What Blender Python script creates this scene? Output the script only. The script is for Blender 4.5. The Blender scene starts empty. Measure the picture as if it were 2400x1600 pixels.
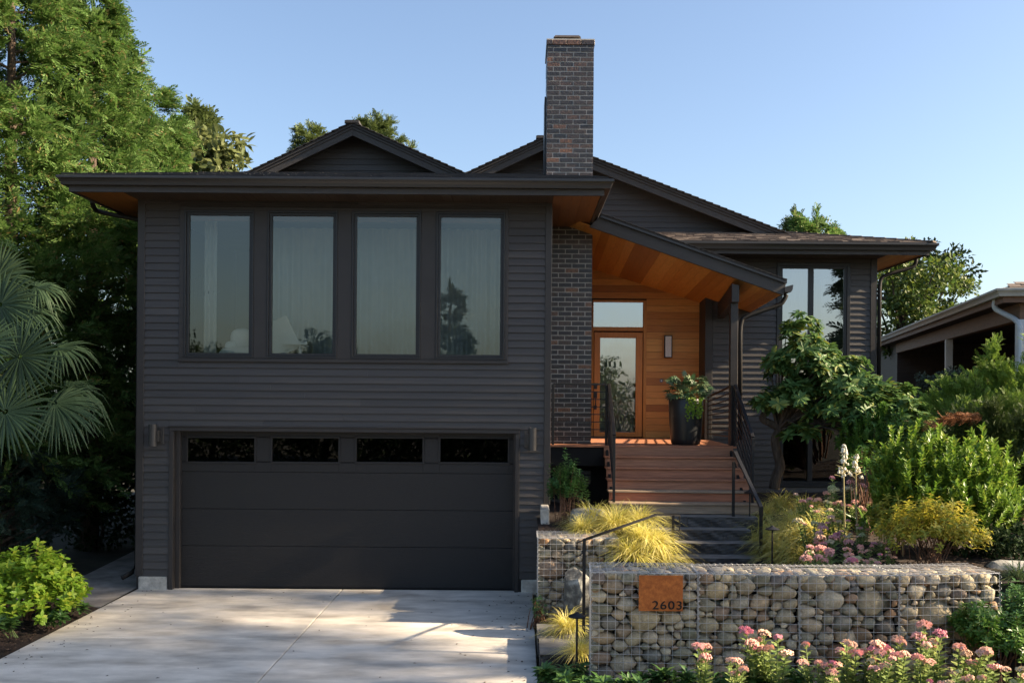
import bpy, bmesh, math, random
import numpy as np
from mathutils import Vector, Matrix
sc = bpy.context.scene
C = sc.collection
random.seed(7); RNG = np.random.default_rng(7)
R = math.radians
# ------------------------------------------------------------------ camera
CAM_H, F, VX, VY, ROLL = 2.88, 2333.0, 1222.0, 923.0, 0.0078
cam = bpy.data.cameras.new("camera"); cam.lens = 35; cam.sensor_width = 36
cam.shift_x = -22 / 2400; cam.shift_y = 123 / 2400
cam.clip_start = 0.1; cam.clip_end = 2000
cam_o = bpy.data.objects.new("camera", cam); C.objects.link(cam_o)
cam_o.location = (0, 0, CAM_H); cam_o.rotation_euler = (R(90), -ROLL, 0)
sc.camera = cam_o
# ------------------------------------------------------------------ light
SUN_EL, SUN_AZ = R(29), R(4.5)          # sun stands to the right, a little in front of the facade
w = bpy.data.worlds.new("World"); sc.world = w; w.use_nodes = True
nt = w.node_tree; bg = nt.nodes["Background"]
sky = nt.nodes.new("ShaderNodeTexSky"); sky.sky_type = 'NISHITA'; sky.sun_disc = False
sky.sun_elevation = SUN_EL; sky.sun_rotation = R(90) + SUN_AZ
sky.air_density = 1.0; sky.dust_density = 1.8; sky.ozone_density = 2.8
hz = nt.nodes.new('ShaderNodeHueSaturation'); hz.inputs['Saturation'].default_value = 0.93   # thin summer haze
nt.links.new(sky.outputs[0], hz.inputs['Color']); nt.links.new(hz.outputs[0], bg.inputs[0]); bg.inputs[1].default_value = 0.070
sun = bpy.data.lights.new("sun", 'SUN'); sun.energy = 5.0; sun.angle = R(0.8); sun.color = (1.0, 0.80, 0.56)
sun_o = bpy.data.objects.new("sun", sun); C.objects.link(sun_o)
sdir = Vector((math.cos(SUN_EL) * math.cos(SUN_AZ), -math.cos(SUN_EL) * math.sin(SUN_AZ), math.sin(SUN_EL)))
sun_o.rotation_euler = sdir.to_track_quat('Z', 'Y').to_euler()
sc.view_settings.view_transform = 'Standard'; sc.view_settings.look = 'None'
sc.view_settings.gamma = 1; sc.view_settings.exposure = 1.8
sc.cycles.max_bounces = 7; sc.cycles.transparent_max_bounces = 8
sc.cycles.diffuse_bounces = 4; sc.cycles.glossy_bounces = 4
# ------------------------------------------------------------------ helpers
def P(dx, dy, Y):
    """measured point of the photograph (2352 px wide) at real distance Y -> world"""
    du, dv = dx * 2400 / 2352 - VX, dy * 2400 / 2352 - VY
    u = du * math.cos(ROLL) + dv * math.sin(ROLL); v = -du * math.sin(ROLL) + dv * math.cos(ROLL)
    return Vector((u / F * Y, Y, CAM_H - v / F * Y))
def PX(dx, dy, Y): return P(dx, dy, Y).x
def PZ(dx, dy, Y): return P(dx, dy, Y).z

class MB:
    def __init__(s): s.v = []; s.f3 = []; s.f4 = []; s.ng = []; s.n = 0
    def add(s, v, q=None, t=None, ng=None):
        v = np.asarray(v, dtype=np.float32).reshape(-1, 3); b = s.n
        s.v.append(v); s.n += len(v)
        if q is not None and len(q): s.f4.append(np.asarray(q, dtype=np.int32).reshape(-1, 4) + b)
        if t is not None and len(t): s.f3.append(np.asarray(t, dtype=np.int32).reshape(-1, 3) + b)
        for f in (ng or []): s.ng.append([i + b for i in f])
    def hex8(s, p):
        s.add(p, q=[(3, 2, 1, 0), (4, 5, 6, 7), (0, 1, 5, 4), (1, 2, 6, 5), (2, 3, 7, 6), (3, 0, 4, 7)])
    def box(s, x0, x1, y0, y1, z0, z1):
        if x0 > x1: x0, x1 = x1, x0
        if y0 > y1: y0, y1 = y1, y0
        if z0 > z1: z0, z1 = z1, z0
        s.hex8([(x0, y0, z0), (x1, y0, z0), (x1, y1, z0), (x0, y1, z0), (x0, y0, z1), (x1, y0, z1), (x1, y1, z1), (x0, y1, z1)])
    def prism(s, poly, vec):
        """poly: 3-D points; vec: extrusion"""
        n = len(poly); a = [Vector(p) for p in poly]; b = [p + Vector(vec) for p in a]
        s.add([tuple(p) for p in a + b], q=[(i, (i + 1) % n, n + (i + 1) % n, n + i) for i in range(n)],
              ng=[list(range(n))[::-1], list(range(n, 2 * n))])
    def beam(s, p, q, w, h, up=(0, 0, 1)):
        p, q = Vector(p), Vector(q); d = (q - p).normalized(); sd = d.cross(Vector(up)).normalized(); u = sd.cross(d)
        a, b = sd * (w / 2), u * (h / 2)
        s.hex8([tuple(x) for x in (p - a - b, p + a - b, q + a - b, q - a - b, p - a + b, p + a + b, q + a + b, q - a + b)])
    def tube(s, pts, rad, k=8, cap=True):
        pts = [Vector(p) for p in pts]; n = len(pts)
        if not hasattr(rad, '__len__'): rad = [rad] * n
        V = []; ref = Vector((0.31, 0.2, 0.93))
        d0 = (pts[1] - pts[0]).normalized()
        if abs(d0.dot(ref)) > .95: ref = Vector((1, 0, 0))
        for i in range(n):
            d = (pts[min(i + 1, n - 1)] - pts[max(i - 1, 0)]).normalized()
            a = d.cross(ref).normalized(); b = a.cross(d)
            for j in range(k):
                t = 2 * math.pi * j / k
                V.append(tuple(pts[i] + (a * math.cos(t) + b * math.sin(t)) * rad[i]))
        q = [(i * k + j, i * k + (j + 1) % k, (i + 1) * k + (j + 1) % k, (i + 1) * k + j) for i in range(n - 1) for j in range(k)]
        s.add(V, q=q, ng=[list(range(k))[::-1], list(range((n - 1) * k, n * k))] if cap else None)
    def lathe(s, prof, c, k=24, cap=True):
        V = [(c[0] + r * math.cos(2 * math.pi * j / k), c[1] + r * math.sin(2 * math.pi * j / k), c[2] + z) for r, z in prof for j in range(k)]
        n = len(prof)
        s.add(V, q=[(i * k + j, i * k + (j + 1) % k, (i + 1) * k + (j + 1) % k, (i + 1) * k + j) for i in range(n - 1) for j in range(k)],
              ng=[list(range(k))[::-1], list(range((n - 1) * k, n * k))] if cap else None)
    def sweep(s, prof, path):
        """profile (outward offset, z) swept along a plan path with mitred corners; outward = right of travel"""
        n, k = len(path), len(prof); V = []
        ns = []
        for i in range(n - 1):
            dx, dy = path[i + 1][0] - path[i][0], path[i + 1][1] - path[i][1]; L = math.hypot(dx, dy); ns.append((dy / L, -dx / L))
        for i in range(n):
            a, b = ns[max(i - 1, 0)], ns[min(i, n - 2)]; dt = 1 + a[0] * b[0] + a[1] * b[1]
            m = ((a[0] + b[0]) / dt, (a[1] + b[1]) / dt)
            V += [(path[i][0] + m[0] * o, path[i][1] + m[1] * o, z) for o, z in prof]
        s.add(V, q=[(i * k + j, i * k + (j + 1) % k, (i + 1) * k + (j + 1) % k, (i + 1) * k + j) for i in range(n - 1) for j in range(k)],
              ng=[list(range(k)), list(range((n - 1) * k, n * k))[::-1]])
    def mesh(s, name, mat, smooth=False):
        m = bpy.data.meshes.new(name)
        v = np.concatenate(s.v) if s.v else np.zeros((0, 3), np.float32)
        q = np.concatenate(s.f4) if s.f4 else np.zeros((0, 4), np.int32)
        t = np.concatenate(s.f3) if s.f3 else np.zeros((0, 3), np.int32)
        ngl = [len(f) for f in s.ng]; ngi = np.array([i for f in s.ng for i in f], dtype=np.int32)
        m.vertices.add(len(v)); m.vertices.foreach_set("co", v.ravel())
        loops = np.concatenate([q.ravel(), t.ravel(), ngi]).astype(np.int32)
        tot = np.concatenate([np.full(len(q), 4), np.full(len(t), 3), np.array(ngl, dtype=np.int32)]).astype(np.int32)
        start = np.concatenate([[0], np.cumsum(tot)[:-1]]).astype(np.int32) if len(tot) else np.zeros(0, np.int32)
        m.loops.add(len(loops)); m.loops.foreach_set("vertex_index", loops)
        m.polygons.add(len(tot)); m.polygons.foreach_set("loop_start", start); m.polygons.foreach_set("loop_total", tot)
        m.polygons.foreach_set("use_smooth", np.full(len(tot), bool(smooth)))
        m.update(calc_edges=True); m.validate()
        if mat: m.materials.append(mat)
        return m
    def build(s, name, mat, parent=None, smooth=False, bevel=0, label=None):
        return link(name, s.mesh(name, mat, smooth), parent, bevel, label)
def link(name, mesh, parent=None, bevel=0, label=None):
    o = bpy.data.objects.new(name, mesh); C.objects.link(o)
    if parent is not None:
        o.parent = parent; mm = parent; M_ = Matrix.Identity(4)
        while mm is not None: M_ = mm.matrix_basis @ M_ if mm.parent is None else M_; mm = mm.parent
        if parent.parent is None: o.matrix_parent_inverse = parent.matrix_basis.inverted()
    if bevel:
        b = o.modifiers.new("edge", 'BEVEL'); b.width = bevel; b.segments = 1; b.limit_method = 'ANGLE'; b.angle_limit = R(50)
    if label: o['label'] = label
    return o
def tag(o, label=None, cat=None, group=None, kind=None):
    if label: o['label'] = label
    if cat: o['category'] = cat
    if group: o['group'] = group
    if kind: o['kind'] = kind
    return o
def thing(name, loc, label, cat, group=None, rz=0):
    o = bpy.data.objects.new(name, None); C.objects.link(o); o.location = loc; o.rotation_euler = (0, 0, rz)
    o.empty_display_size = .1
    return tag(o, label, cat, group)
def dup(root, loc, rz=0, s=1.0, label=None, group=None):
    r = root.copy(); C.objects.link(r); r.location = loc; r.rotation_euler = (0, 0, rz); r.scale = (s, s, s)
    if label: r['label'] = label
    if group: r['group'] = group
    for ch in list(root.children):
        c = ch.copy(); C.objects.link(c); c.parent = r
        for g in list(ch.children):
            d = g.copy(); C.objects.link(d); d.parent = c
    return r
# ------------------------------------------------------------------ materials
def M(name, cols, rough=.6, src=None, nscale=6, namt=.2, stretch=(1, 1, 1), bump=0, bscale=40, trans=0, spec=.4, metal=0, bstretch=None, speck=0):
    m = bpy.data.materials.new(name); m.use_nodes = True; n = m.node_tree.nodes; l = m.node_tree.links
    b = n["Principled BSDF"]; b.inputs["Roughness"].default_value = rough; b.inputs["Metallic"].default_value = metal
    b.inputs["Specular IOR Level"].default_value = spec
    tc = n.new("ShaderNodeTexCoord"); mp = n.new("ShaderNodeMapping"); mp.inputs["Scale"].default_value = stretch
    l.new(tc.outputs["Object"], mp.inputs[0])
    if not isinstance(cols[0], (tuple, list)): cols = [cols]
    rp = n.new("ShaderNodeValToRGB"); cr = rp.color_ramp
    while len(cr.elements) < max(2, len(cols)): cr.elements.new(.5)
    for i, e in enumerate(cr.elements):
        e.position = i / max(1, len(cr.elements) - 1); c = cols[min(i, len(cols) - 1)]; e.color = (c[0], c[1], c[2], 1)
    if src == 'island': g = n.new("ShaderNodeNewGeometry"); l.new(g.outputs["Random Per Island"], rp.inputs[0])
    elif src == 'object': g = n.new("ShaderNodeObjectInfo"); l.new(g.outputs["Random"], rp.inputs[0])
    elif src == 'noise':
        g = n.new("ShaderNodeTexNoise"); g.inputs["Scale"].default_value = nscale * .5; g.inputs["Detail"].default_value = 5
        l.new(mp.outputs[0], g.inputs["Vector"])
        mr0 = n.new("ShaderNodeMapRange"); mr0.inputs[1].default_value = .3; mr0.inputs[2].default_value = .7; l.new(g.outputs[0], mr0.inputs[0]); l.new(mr0.outputs[0], rp.inputs[0])
    ns = n.new("ShaderNodeTexNoise"); ns.inputs["Scale"].default_value = nscale; ns.inputs["Detail"].default_value = 6; ns.inputs["Roughness"].default_value = .6
    l.new(mp.outputs[0], ns.inputs["Vector"])
    mr = n.new("ShaderNodeMapRange"); mr.inputs[1].default_value = .25; mr.inputs[2].default_value = .75
    mr.inputs[3].default_value = 1 - namt; mr.inputs[4].default_value = 1 + namt; l.new(ns.outputs[0], mr.inputs[0])
    hs = n.new("ShaderNodeHueSaturation"); l.new(rp.outputs[0], hs.inputs["Color"])
    if speck:
        n2 = n.new("ShaderNodeTexNoise"); n2.inputs["Scale"].default_value = 90; n2.inputs["Detail"].default_value = 3; l.new(tc.outputs["Object"], n2.inputs["Vector"])
        m2 = n.new("ShaderNodeMapRange"); m2.inputs[1].default_value = .3; m2.inputs[2].default_value = .7; m2.inputs[3].default_value = 1 - speck; m2.inputs[4].default_value = 1 + speck
        l.new(n2.outputs[0], m2.inputs[0]); mu = n.new("ShaderNodeMath"); mu.operation = 'MULTIPLY'; l.new(mr.outputs[0], mu.inputs[0]); l.new(m2.outputs[0], mu.inputs[1]); l.new(mu.outputs[0], hs.inputs["Value"])
    else: l.new(mr.outputs[0], hs.inputs["Value"])
    l.new(hs.outputs[0], b.inputs["Base Color"])
    if bump:
        nb = n.new("ShaderNodeTexNoise"); nb.inputs["Scale"].default_value = bscale; nb.inputs["Detail"].default_value = 5
        if bstretch:
            m3 = n.new("ShaderNodeMapping"); m3.inputs["Scale"].default_value = bstretch; l.new(tc.outputs["Object"], m3.inputs[0]); l.new(m3.outputs[0], nb.inputs["Vector"])
        else: l.new(mp.outputs[0], nb.inputs["Vector"])
        bp = n.new("ShaderNodeBump"); bp.inputs["Strength"].default_value = bump; bp.inputs["Distance"].default_value = .01
        l.new(nb.outputs[0], bp.inputs["Height"]); l.new(bp.outputs[0], b.inputs["Normal"])
    if trans:
        tr = n.new("ShaderNodeBsdfTranslucent"); l.new(hs.outputs[0], tr.inputs[0]); mx = n.new("ShaderNodeMixShader"); mx.inputs[0].default_value = trans
        l.new(b.outputs[0], mx.inputs[1]); l.new(tr.outputs[0], mx.inputs[2]); l.new(mx.outputs[0], n["Material Output"].inputs[0])
    return m
def glass(name, fac, tint=(.93, .96, .88), through=(.8, .85, .85), wob=.02):
    m = bpy.data.materials.new(name); m.use_nodes = True; n = m.node_tree.nodes; l = m.node_tree.links
    n.remove(n["Principled BSDF"])
    g = n.new("ShaderNodeBsdfGlossy"); g.inputs["Roughness"].default_value = .0; g.inputs["Color"].default_value = (*tint, 1)
    t = n.new("ShaderNodeBsdfTransparent"); t.inputs[0].default_value = (*through, 1)
    lw = n.new("ShaderNodeFresnel"); lw.inputs[0].default_value = 1.5
    ad = n.new("ShaderNodeMath"); ad.operation = 'ADD'; ad.use_clamp = True; l.new(lw.outputs[0], ad.inputs[0]); ad.inputs[1].default_value = fac
    mx = n.new("ShaderNodeMixShader"); l.new(ad.outputs[0], mx.inputs[0]); l.new(t.outputs[0], mx.inputs[1]); l.new(g.outputs[0], mx.inputs[2])
    tc = n.new("ShaderNodeTexCoord"); nb = n.new("ShaderNodeTexNoise"); nb.inputs["Scale"].default_value = 2.2; nb.inputs["Detail"].default_value = 1; l.new(tc.outputs["Object"], nb.inputs["Vector"])
    bp = n.new("ShaderNodeBump"); bp.inputs["Strength"].default_value = wob; bp.inputs["Distance"].default_value = .05; l.new(nb.outputs[0], bp.inputs["Height"]); l.new(bp.outputs[0], g.inputs["Normal"])
    l.new(mx.outputs[0], n["Material Output"].inputs[0]); return m
SIDING = M("painted_siding", [(.040, .036, .033), (.053, .047, .043), (.046, .041, .038), (.064, .057, .052)], .5, 'island', 3, .10, (1, 1, 14), .25, 30, spec=.45, bstretch=(1.5, 8, 30))
TRIM = M("painted_trim", (.034, .030, .028), .5, None, 4, .12, (1, 1, 1), .2, 25, bstretch=(20, 20, 3))
FASCIA = M("rough_sawn_fascia", (.045, .041, .039), .55, None, 7, .18, (.6, 6, 8), .4, 30, bstretch=(1.2, 20, 40))
GUTTER = M("gutter_metal", (.028, .025, .023), .42, None, 2, .08, spec=.6)
SPOUT = M("matte_downspout", (.020, .018, .0165), .6, None, 2, .08, spec=.25)
DOORP = M("garage_door_steel", (.017, .0155, .0145), .55, None, 14, .10, (1, 1, 3), .5, 22, bstretch=(1.0, 1, 9))
DARKMETAL = M("dark_bronze_metal", (.07, .066, .063), .4, None, 3, .08, metal=.5)
BLACKIRON = M("black_iron", (.012, .012, .013), .45, None, 20, .15)
WINFRAME = M("window_frame_metal", (.022, .022, .023), .4, None, 3, .08)
BRICK = M("dark_glazed_brick", [(.014, .012, .012), (.030, .022, .019), (.019, .017, .017), (.045, .028, .020), (.016, .014, .014), (.07, .040, .024), (.026, .021, .020), (.17, .078, .036)], .33, 'island', 30, .95, bump=.9, bscale=45, spec=.7)
MORTAR = M("pale_mortar", (.40, .375, .335), .9, None, 10, .35)
CEDAR_X = M("cedar_boards", [(.60, .29, .066), (.32, .12, .024), (.54, .24, .052), (.68, .36, .095), (.40, .155, .03), (.62, .30, .07), (.48, .20, .042)], .45, 'island', 5, .25, (.7, 9, 14), .15, 20, bstretch=(2, 30, 60))
CEDAR_Y = M("cedar_soffit", [(.60, .29, .066), (.32, .12, .024), (.54, .24, .052), (.68, .36, .095), (.40, .155, .03), (.62, .30, .07), (.48, .20, .042)], .45, 'island', 5, .25, (14, .7, 9), .15, 20, bstretch=(60, 2, 30))
CEDAR_EAVE = M("shaded_cedar_eave", [(.19, .070, .018), (.27, .105, .027), (.15, .055, .015), (.23, .088, .022)], .5, 'island', 5, .25, (14, .7, 9), .15, 20)  # eave shade is put into these darker cedar tones
CEDAR_DOOR = M("fir_door", (.50, .20, .042), .4, None, 5, .18, (10, 10, .8), .1, 20)
CEDAR_FRAME = M("fir_frame", (.48, .21, .042), .42, None, 5, .18, (9, 9, .8), .1, 20)
IPE = M("hardwood_tread", [(.36, .150, .078), (.42, .185, .10), (.35, .175, .10), (.32, .112, .058), (.41, .19, .108)], .6, 'object', 4, .35, (.8, 8, 12), .2, 20, bstretch=(2, 30, 40))
IPEGREY = M("weathered_hardwood", (.30, .22, .15), .65, None, 4, .35, (.8, 8, 12), .2, 20)
SHINGLE_D = M("dark_shingles", [(.025, .025, .027), (.05, .048, .048), (.036, .035, .038)], .85, 'island', 30, .3, bump=.3, bscale=120)
SHINGLE_B = M("brown_shingles", [(.10, .08, .068), (.17, .135, .11), (.14, .11, .09), (.2, .16, .13), (.085, .07, .064)], .85, 'island', 30, .3, bump=.3, bscale=120)
CONC = M("driveway_concrete", [(.40, .365, .315), (.56, .52, .455), (.63, .585, .515)], .8, 'noise', 2.0, .22, (1, 2.2, 1), .18, 160, speck=.05, spec=.25)
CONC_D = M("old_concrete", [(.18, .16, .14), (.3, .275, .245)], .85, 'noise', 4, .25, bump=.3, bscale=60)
CONC_F = M("foundation_concrete", [(.40, .37, .32), (.56, .53, .46)], .9, 'noise', 14, .25, bump=.6, bscale=35)
SLATE = M("slate_step", [(.036, .035, .033), (.062, .060, .056)], .6, 'noise', 9, .25, bump=.8, bscale=14, spec=.5)
SLATE_T = M("slate_tread", [(.13, .127, .12), (.19, .185, .175)], .6, 'noise', 7, .2, bump=.2, bscale=50)
STONE_COLS = [(0.158, 0.145, 0.113), (0.315, 0.270, 0.171), (0.483, 0.390, 0.243), (0.221, 0.205, 0.149), (0.284, 0.170, 0.090), (0.378, 0.325, 0.225), (0.126, 0.122, 0.108), (0.357, 0.260, 0.153), (0.493, 0.420, 0.297), (0.189, 0.180, 0.122), (0.284, 0.250, 0.171), (0.420, 0.340, 0.207), (0.158, 0.140, 0.122), (0.347, 0.220, 0.126)]
STONE = M("river_stone", STONE_COLS, .75, 'object', 11, .5, (1, 1, 1.6), .35, 30, speck=.22)
STONE_I = M("river_stone_fill", STONE_COLS, .75, 'island', 11, .5, (1, 1, 1.6), .35, 30, speck=.22)
BOULDER = M("boulder_stone", [(.20, .20, .195), (.42, .41, .38)], .85, 'noise', 9, .3, bump=.9, bscale=12, speck=.2)
BOULDER_D = M("lichen_boulder", [(.05, .05, .048), (.11, .11, .10), (.30, .30, .26)], .85, 'noise', 16, .3, bump=.9, bscale=14, speck=.2)
WIRE = M("galvanised_wire", (.50, .50, .49), .45, None, 20, .12, metal=.3)
RUST = M("rusted_steel", [(.30, .085, .017), (.43, .135, .028)], .8, 'noise', 26, .2, bump=.3, bscale=150, speck=.15)
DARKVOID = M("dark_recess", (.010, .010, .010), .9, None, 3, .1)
SOIL = M("bark_mulch", [(.012, .008, .006), (.036, .022, .015)], .95, 'noise', 60, .5, bump=1.0, bscale=70)
CHIP = M("mulch_chip", [(.016, .010, .007), (.05, .028, .018), (.03, .018, .012), (.11, .07, .045)], .9, 'island', 20, .2)
DIRT = M("dark_earth", [(.02, .018, .012), (.045, .042, .025)], .95, 'noise', 3, .3, bump=.6, bscale=20)  # dark soil colour
WHITE = M("white_fabric", (.62, .61, .58), .85, None, 8, .06)
CURTAIN = M("sheer_curtain", (.72, .73, .70), .9, None, 4, .05, trans=.45)
PLASTER = M("room_plaster", (.34, .335, .32), .9, None, 2, .05)
LAMPGLASS = M("frosted_glass", (.66, .67, .66), .5, None, 40, .15)
POT = M("black_glazed_pot", (.012, .014, .016), .38, None, 3, .1, spec=.5)
BARK = M("brown_bark", [(.05, .034, .024), (.11, .08, .058)], .9, 'noise', 12, .35, (4, 4, .8), .9, 25)
NSIDE = M("neighbour_siding", [(.060, .047, .038), (.085, .068, .056)], .6, 'island', 3, .15, (1, 1, 10))
NWHITE = M("neighbour_white_paint", (.52, .55, .57), .5, None, 5, .1)
NGUT = M("neighbour_gutter", (.40, .38, .34), .45, None, 6, .15)
NBEAM = M("neighbour_brown_beam", (.17, .095, .06), .6, None, 5, .25, (1, 1, 6))
NCEIL = M("neighbour_ceiling", (.06, .042, .034), .8, None, 5, .2)
GL_WIN = glass("window_glass", .07, through=(.76, .82, .80), wob=.04)
GL_DOOR = glass("door_glass", .42, (1, 1, 1), (.85, .88, .88), .03)
GL_GAR = glass("garage_glass", .03, (1, 1, 1), (.25, .25, .25), .03)
GL_RIGHT = glass("wing_glass", .36, (1, 1, 1), (.75, .8, .8), .03)
def L(name, cols, trans=.32, rough=.5, spec=.35, namt=.15): return M(name, cols, rough, 'island', 5, namt, trans=trans, spec=spec)
LF_CYP = L("cypress_foliage", [(0.054, .115, 0.025), (0.095, .18, 0.039), (0.122, .215, 0.048), (0.068, .14, 0.031), (0.162, .25, 0.067), (0.099, .185, 0.041), (0.135, .225, 0.057), (0.081, .16, 0.034), (0.108, .195, 0.041), (0.090, .17, 0.038), (0.189, .27, 0.086), (0.234, .155, 0.063)], .38, .6)
LF_CYP_F = L("far_conifer_foliage", [(.07, .105, .03), (.13, .17, .055), (.10, .14, .04)], .3, .6)
LF_BLUE = L("blue_green_foliage", [(.020, .045, .032), (.035, .068, .048), (.028, .055, .036)], .25, .55)
LF_DARK = L("dark_laurel_foliage", [(.018, .034, .012), (.032, .055, .02), (.025, .045, .016)], .2, .6, .12)
LF_LIME = L("lime_green_foliage", [(.15, .29, .024), (.24, .38, .036), (.19, .33, .03), (.34, .41, .04), (.14, .27, .024)], .42, .5)
LF_RHODO = L("rhododendron_leaf", [(0.061, 0.128, 0.032), (0.088, 0.169, 0.043), (0.074, 0.149, 0.038), (0.121, 0.203, 0.049), (0.101, 0.182, 0.049), (0.297, 0.297, 0.054)], .28, .5, .35)
LF_ARB = L("bright_shrub_leaf", [(0.090, 0.180, 0.022), (0.144, 0.252, 0.031), (0.204, 0.312, 0.041), (0.120, 0.216, 0.029), (0.324, 0.396, 0.054)], .34, .42, .4)
LF_ARBD = L("strawberry_tree_leaf", [(0.065, 0.156, 0.023), (0.098, 0.202, 0.034), (0.156, 0.260, 0.042)], .28, .4, .4)
LF_JUN = L("juniper_foliage", [(0.115, 0.196, 0.028), (0.184, 0.276, 0.046), (0.138, 0.230, 0.034), (0.253, 0.356, 0.057)], .34, .6)
LF_JUND = L("dark_juniper_foliage", [(.04, .065, .016), (.065, .095, .022), (.05, .08, .018), (.09, .125, .028)], .25, .6)
LF_JUNO = L("dead_juniper_foliage", [(.28, .10, .03), (.36, .15, .05), (.2, .08, .03)], .3, .7)
LF_YEL = L("yellow_shrub_leaf", [(.40, .36, .05), (.52, .44, .06), (.30, .31, .04), (.60, .48, .07), (.46, .42, .07), (.20, .26, .03), (.26, .30, .04)], .42, .5)
LF_SEDUM = L("sedum_leaf", [(.22, .31, .09), (.30, .39, .125), (.26, .35, .10), (.36, .41, .13)], .35, .5, .4)
LF_GRASS = L("golden_sedge_blade", [(.74, .64, .18), (.82, .73, .28), (.60, .56, .10), (.86, .79, .38), (.68, .60, .14), (.52, .52, .09)], .42, .5)
LF_GREENGR = L("green_grass_blade", [(.16, .22, .07), (.24, .29, .11)], .35, .5)
LF_DAPH = L("dark_rosette_leaf", [(0.042, 0.102, 0.026), (0.066, 0.144, 0.036), (0.054, 0.120, 0.031), (0.108, 0.180, 0.041)], .22, .35, .5)
LF_PALM = L("palm_blade", [(.026, .052, .024), (.042, .074, .034), (.034, .062, .028), (.05, .085, .04), (.036, .066, .03)], .15, .55, .25)
LF_FATSIA = L("fatsia_leaf", [(.035, .085, .035), (.055, .115, .05), (.24, .30, .17), (.045, .10, .04)], .25, .4, .45)
LF_SHRUBG = L("small_shrub_leaf", [(0.053, 0.128, 0.033), (0.083, 0.180, 0.045), (0.068, 0.150, 0.039)], .25, .4, .45)
LF_TREE = L("broadleaf_foliage", [(.045, .085, .018), (.07, .12, .024), (.10, .15, .028), (.16, .19, .03)], .38, .5)
LF_PALE = L("pale_broadleaf", [(.12, .15, .05), (.17, .19, .07), (.10, .13, .045)], .38, .5)
LF_GREYM = L("grey_green_foliage", [(.075, .10, .065), (.10, .13, .085), (.06, .085, .055)], .2, .6)
SEDUM_HEAD = M("sedum_flower", [(.74, .42, .30), (.70, .34, .33), (.76, .48, .34), (.62, .24, .30), (.72, .42, .36), (.50, .52, .28), (.75, .48, .38), (.56, .36, .26), (.46, .50, .26)], .8, 'object', 60, .3, spec=.2)
YUCCA_W = L("yucca_blossom", [(.80, .78, .66), (.85, .83, .74)], .3, .6)
STALK = M("pale_stalk", (.42, .36, .17), .7, None, 10, .2)
STEM = M("green_stem", (.14, .19, .06), .6, None, 10, .2)
REDSTEM = M("red_brown_twig", (.14, .07, .04), .7, None, 10, .2)
# ------------------------------------------------------------------ setting
def sstep(a, b, x): t = max(0., min(1., (x - a) / (b - a))); return t * t * (3 - 2 * t)
def gh(x, y):
    bed = 1.08 + .004 * (y - 10) + .03 * math.sin(x * 2.1 + y) * math.sin(y * 1.7)
    bed += .10 * sstep(5, 9, x)
    low = .10 + .75 * sstep(12.6, 15.2, y)
    if x < 3.35:
        k = (sstep(12.95, 13.1, y) if x < 1.24 else sstep(11.5, 12.9, y + .35 * (x - 1.2))) * (1 - sstep(1.6, 2.0, x))
        h = low + (bed - low) * k
        if y > 14.3: h = bed if x < 1.28 else .85
    else: h = low + (bed - low) * sstep(3.35, 3.75, x)
    return h
def at_ground(dx, dy):
    Y = 9.9
    while Y < 24:
        p = P(dx, dy, Y)
        if p.z <= gh(p.x, p.y): return Vector((p.x, p.y, gh(p.x, p.y)))
        Y += .03
    return P(dx, dy, 14)
m = MB(); m.add([(-400, -400, -.05), (400, -400, -.05), (400, 400, -.05), (-400, 400, -.05)], q=[(0, 1, 2, 3)])
tag(m.build("ground", DIRT), "dark bare earth around the house", None, None, 'structure')
# driveway slabs
DL, DR = -5.57, .185
m = MB(); JX, JY = -2.60, 11.64; g = .006
for xa, xb in ((DL, JX - g), (JX + g, DR)):
    for ya, yb in ((3.0, 7.6 - g), (7.6 + g, JY - g * .6), (JY + g * .6, 14.60)):
        m.box(xa, xb, ya, yb, -.12, 0)
tag(m.build("driveway", CONC, bevel=.006), "pale concrete driveway in front of garage", None, None, 'structure')
m = MB(); m.box(DL + .02, DR - .02, 3, 14.6, -.13, -.018); tag(m.build("driveway_base", SOIL), "dark joint filler under driveway slabs", None, None, 'structure')
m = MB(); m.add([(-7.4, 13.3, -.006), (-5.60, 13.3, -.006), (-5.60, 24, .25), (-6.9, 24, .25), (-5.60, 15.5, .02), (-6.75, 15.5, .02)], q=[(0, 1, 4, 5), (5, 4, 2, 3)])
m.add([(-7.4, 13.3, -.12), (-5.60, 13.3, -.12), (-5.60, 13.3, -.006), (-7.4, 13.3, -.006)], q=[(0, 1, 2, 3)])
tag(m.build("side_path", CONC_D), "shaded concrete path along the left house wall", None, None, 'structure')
m = MB(); nx, ny = 30, 40
V = []
for j in range(ny + 1):
    for i in range(nx + 1):
        x = -12 + (12 - 5.6) * i / nx; y = 4 + 9.28 * j / ny
        V.append((x, y, .03 + .02 * math.sin(x * 3 + y * 2) + .05 * sstep(-5.7, -6.3, x) + random.uniform(-.012, .012) - .05 * sstep(-5.75, -5.6, x)))
m.add(V, q=[(j * (nx + 1) + i, j * (nx + 1) + i + 1, (j + 1) * (nx + 1) + i + 1, (j + 1) * (nx + 1) + i) for j in range(ny) for i in range(nx)])
tag(m.build("mulch_bed", SOIL, smooth=True), "bark mulch bed left of the driveway", None, None, 'structure')
m = MB(); xs = np.arange(.24, 20, .12); ys = np.arange(9.84, 30, .12); V = []
for y in ys:
    for x in xs: V.append((x, y, gh(x, y) + random.uniform(-.012, .012)))
nx = len(xs); m.add(V, q=[(j * nx + i, j * nx + i + 1, (j + 1) * nx + i + 1, (j + 1) * nx + i) for j in range(len(ys) - 1) for i in range(nx - 1)])
tag(m.build("garden_ground", SOIL, smooth=True), "dark mulch slope of the front garden", None, None, 'structure')
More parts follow.
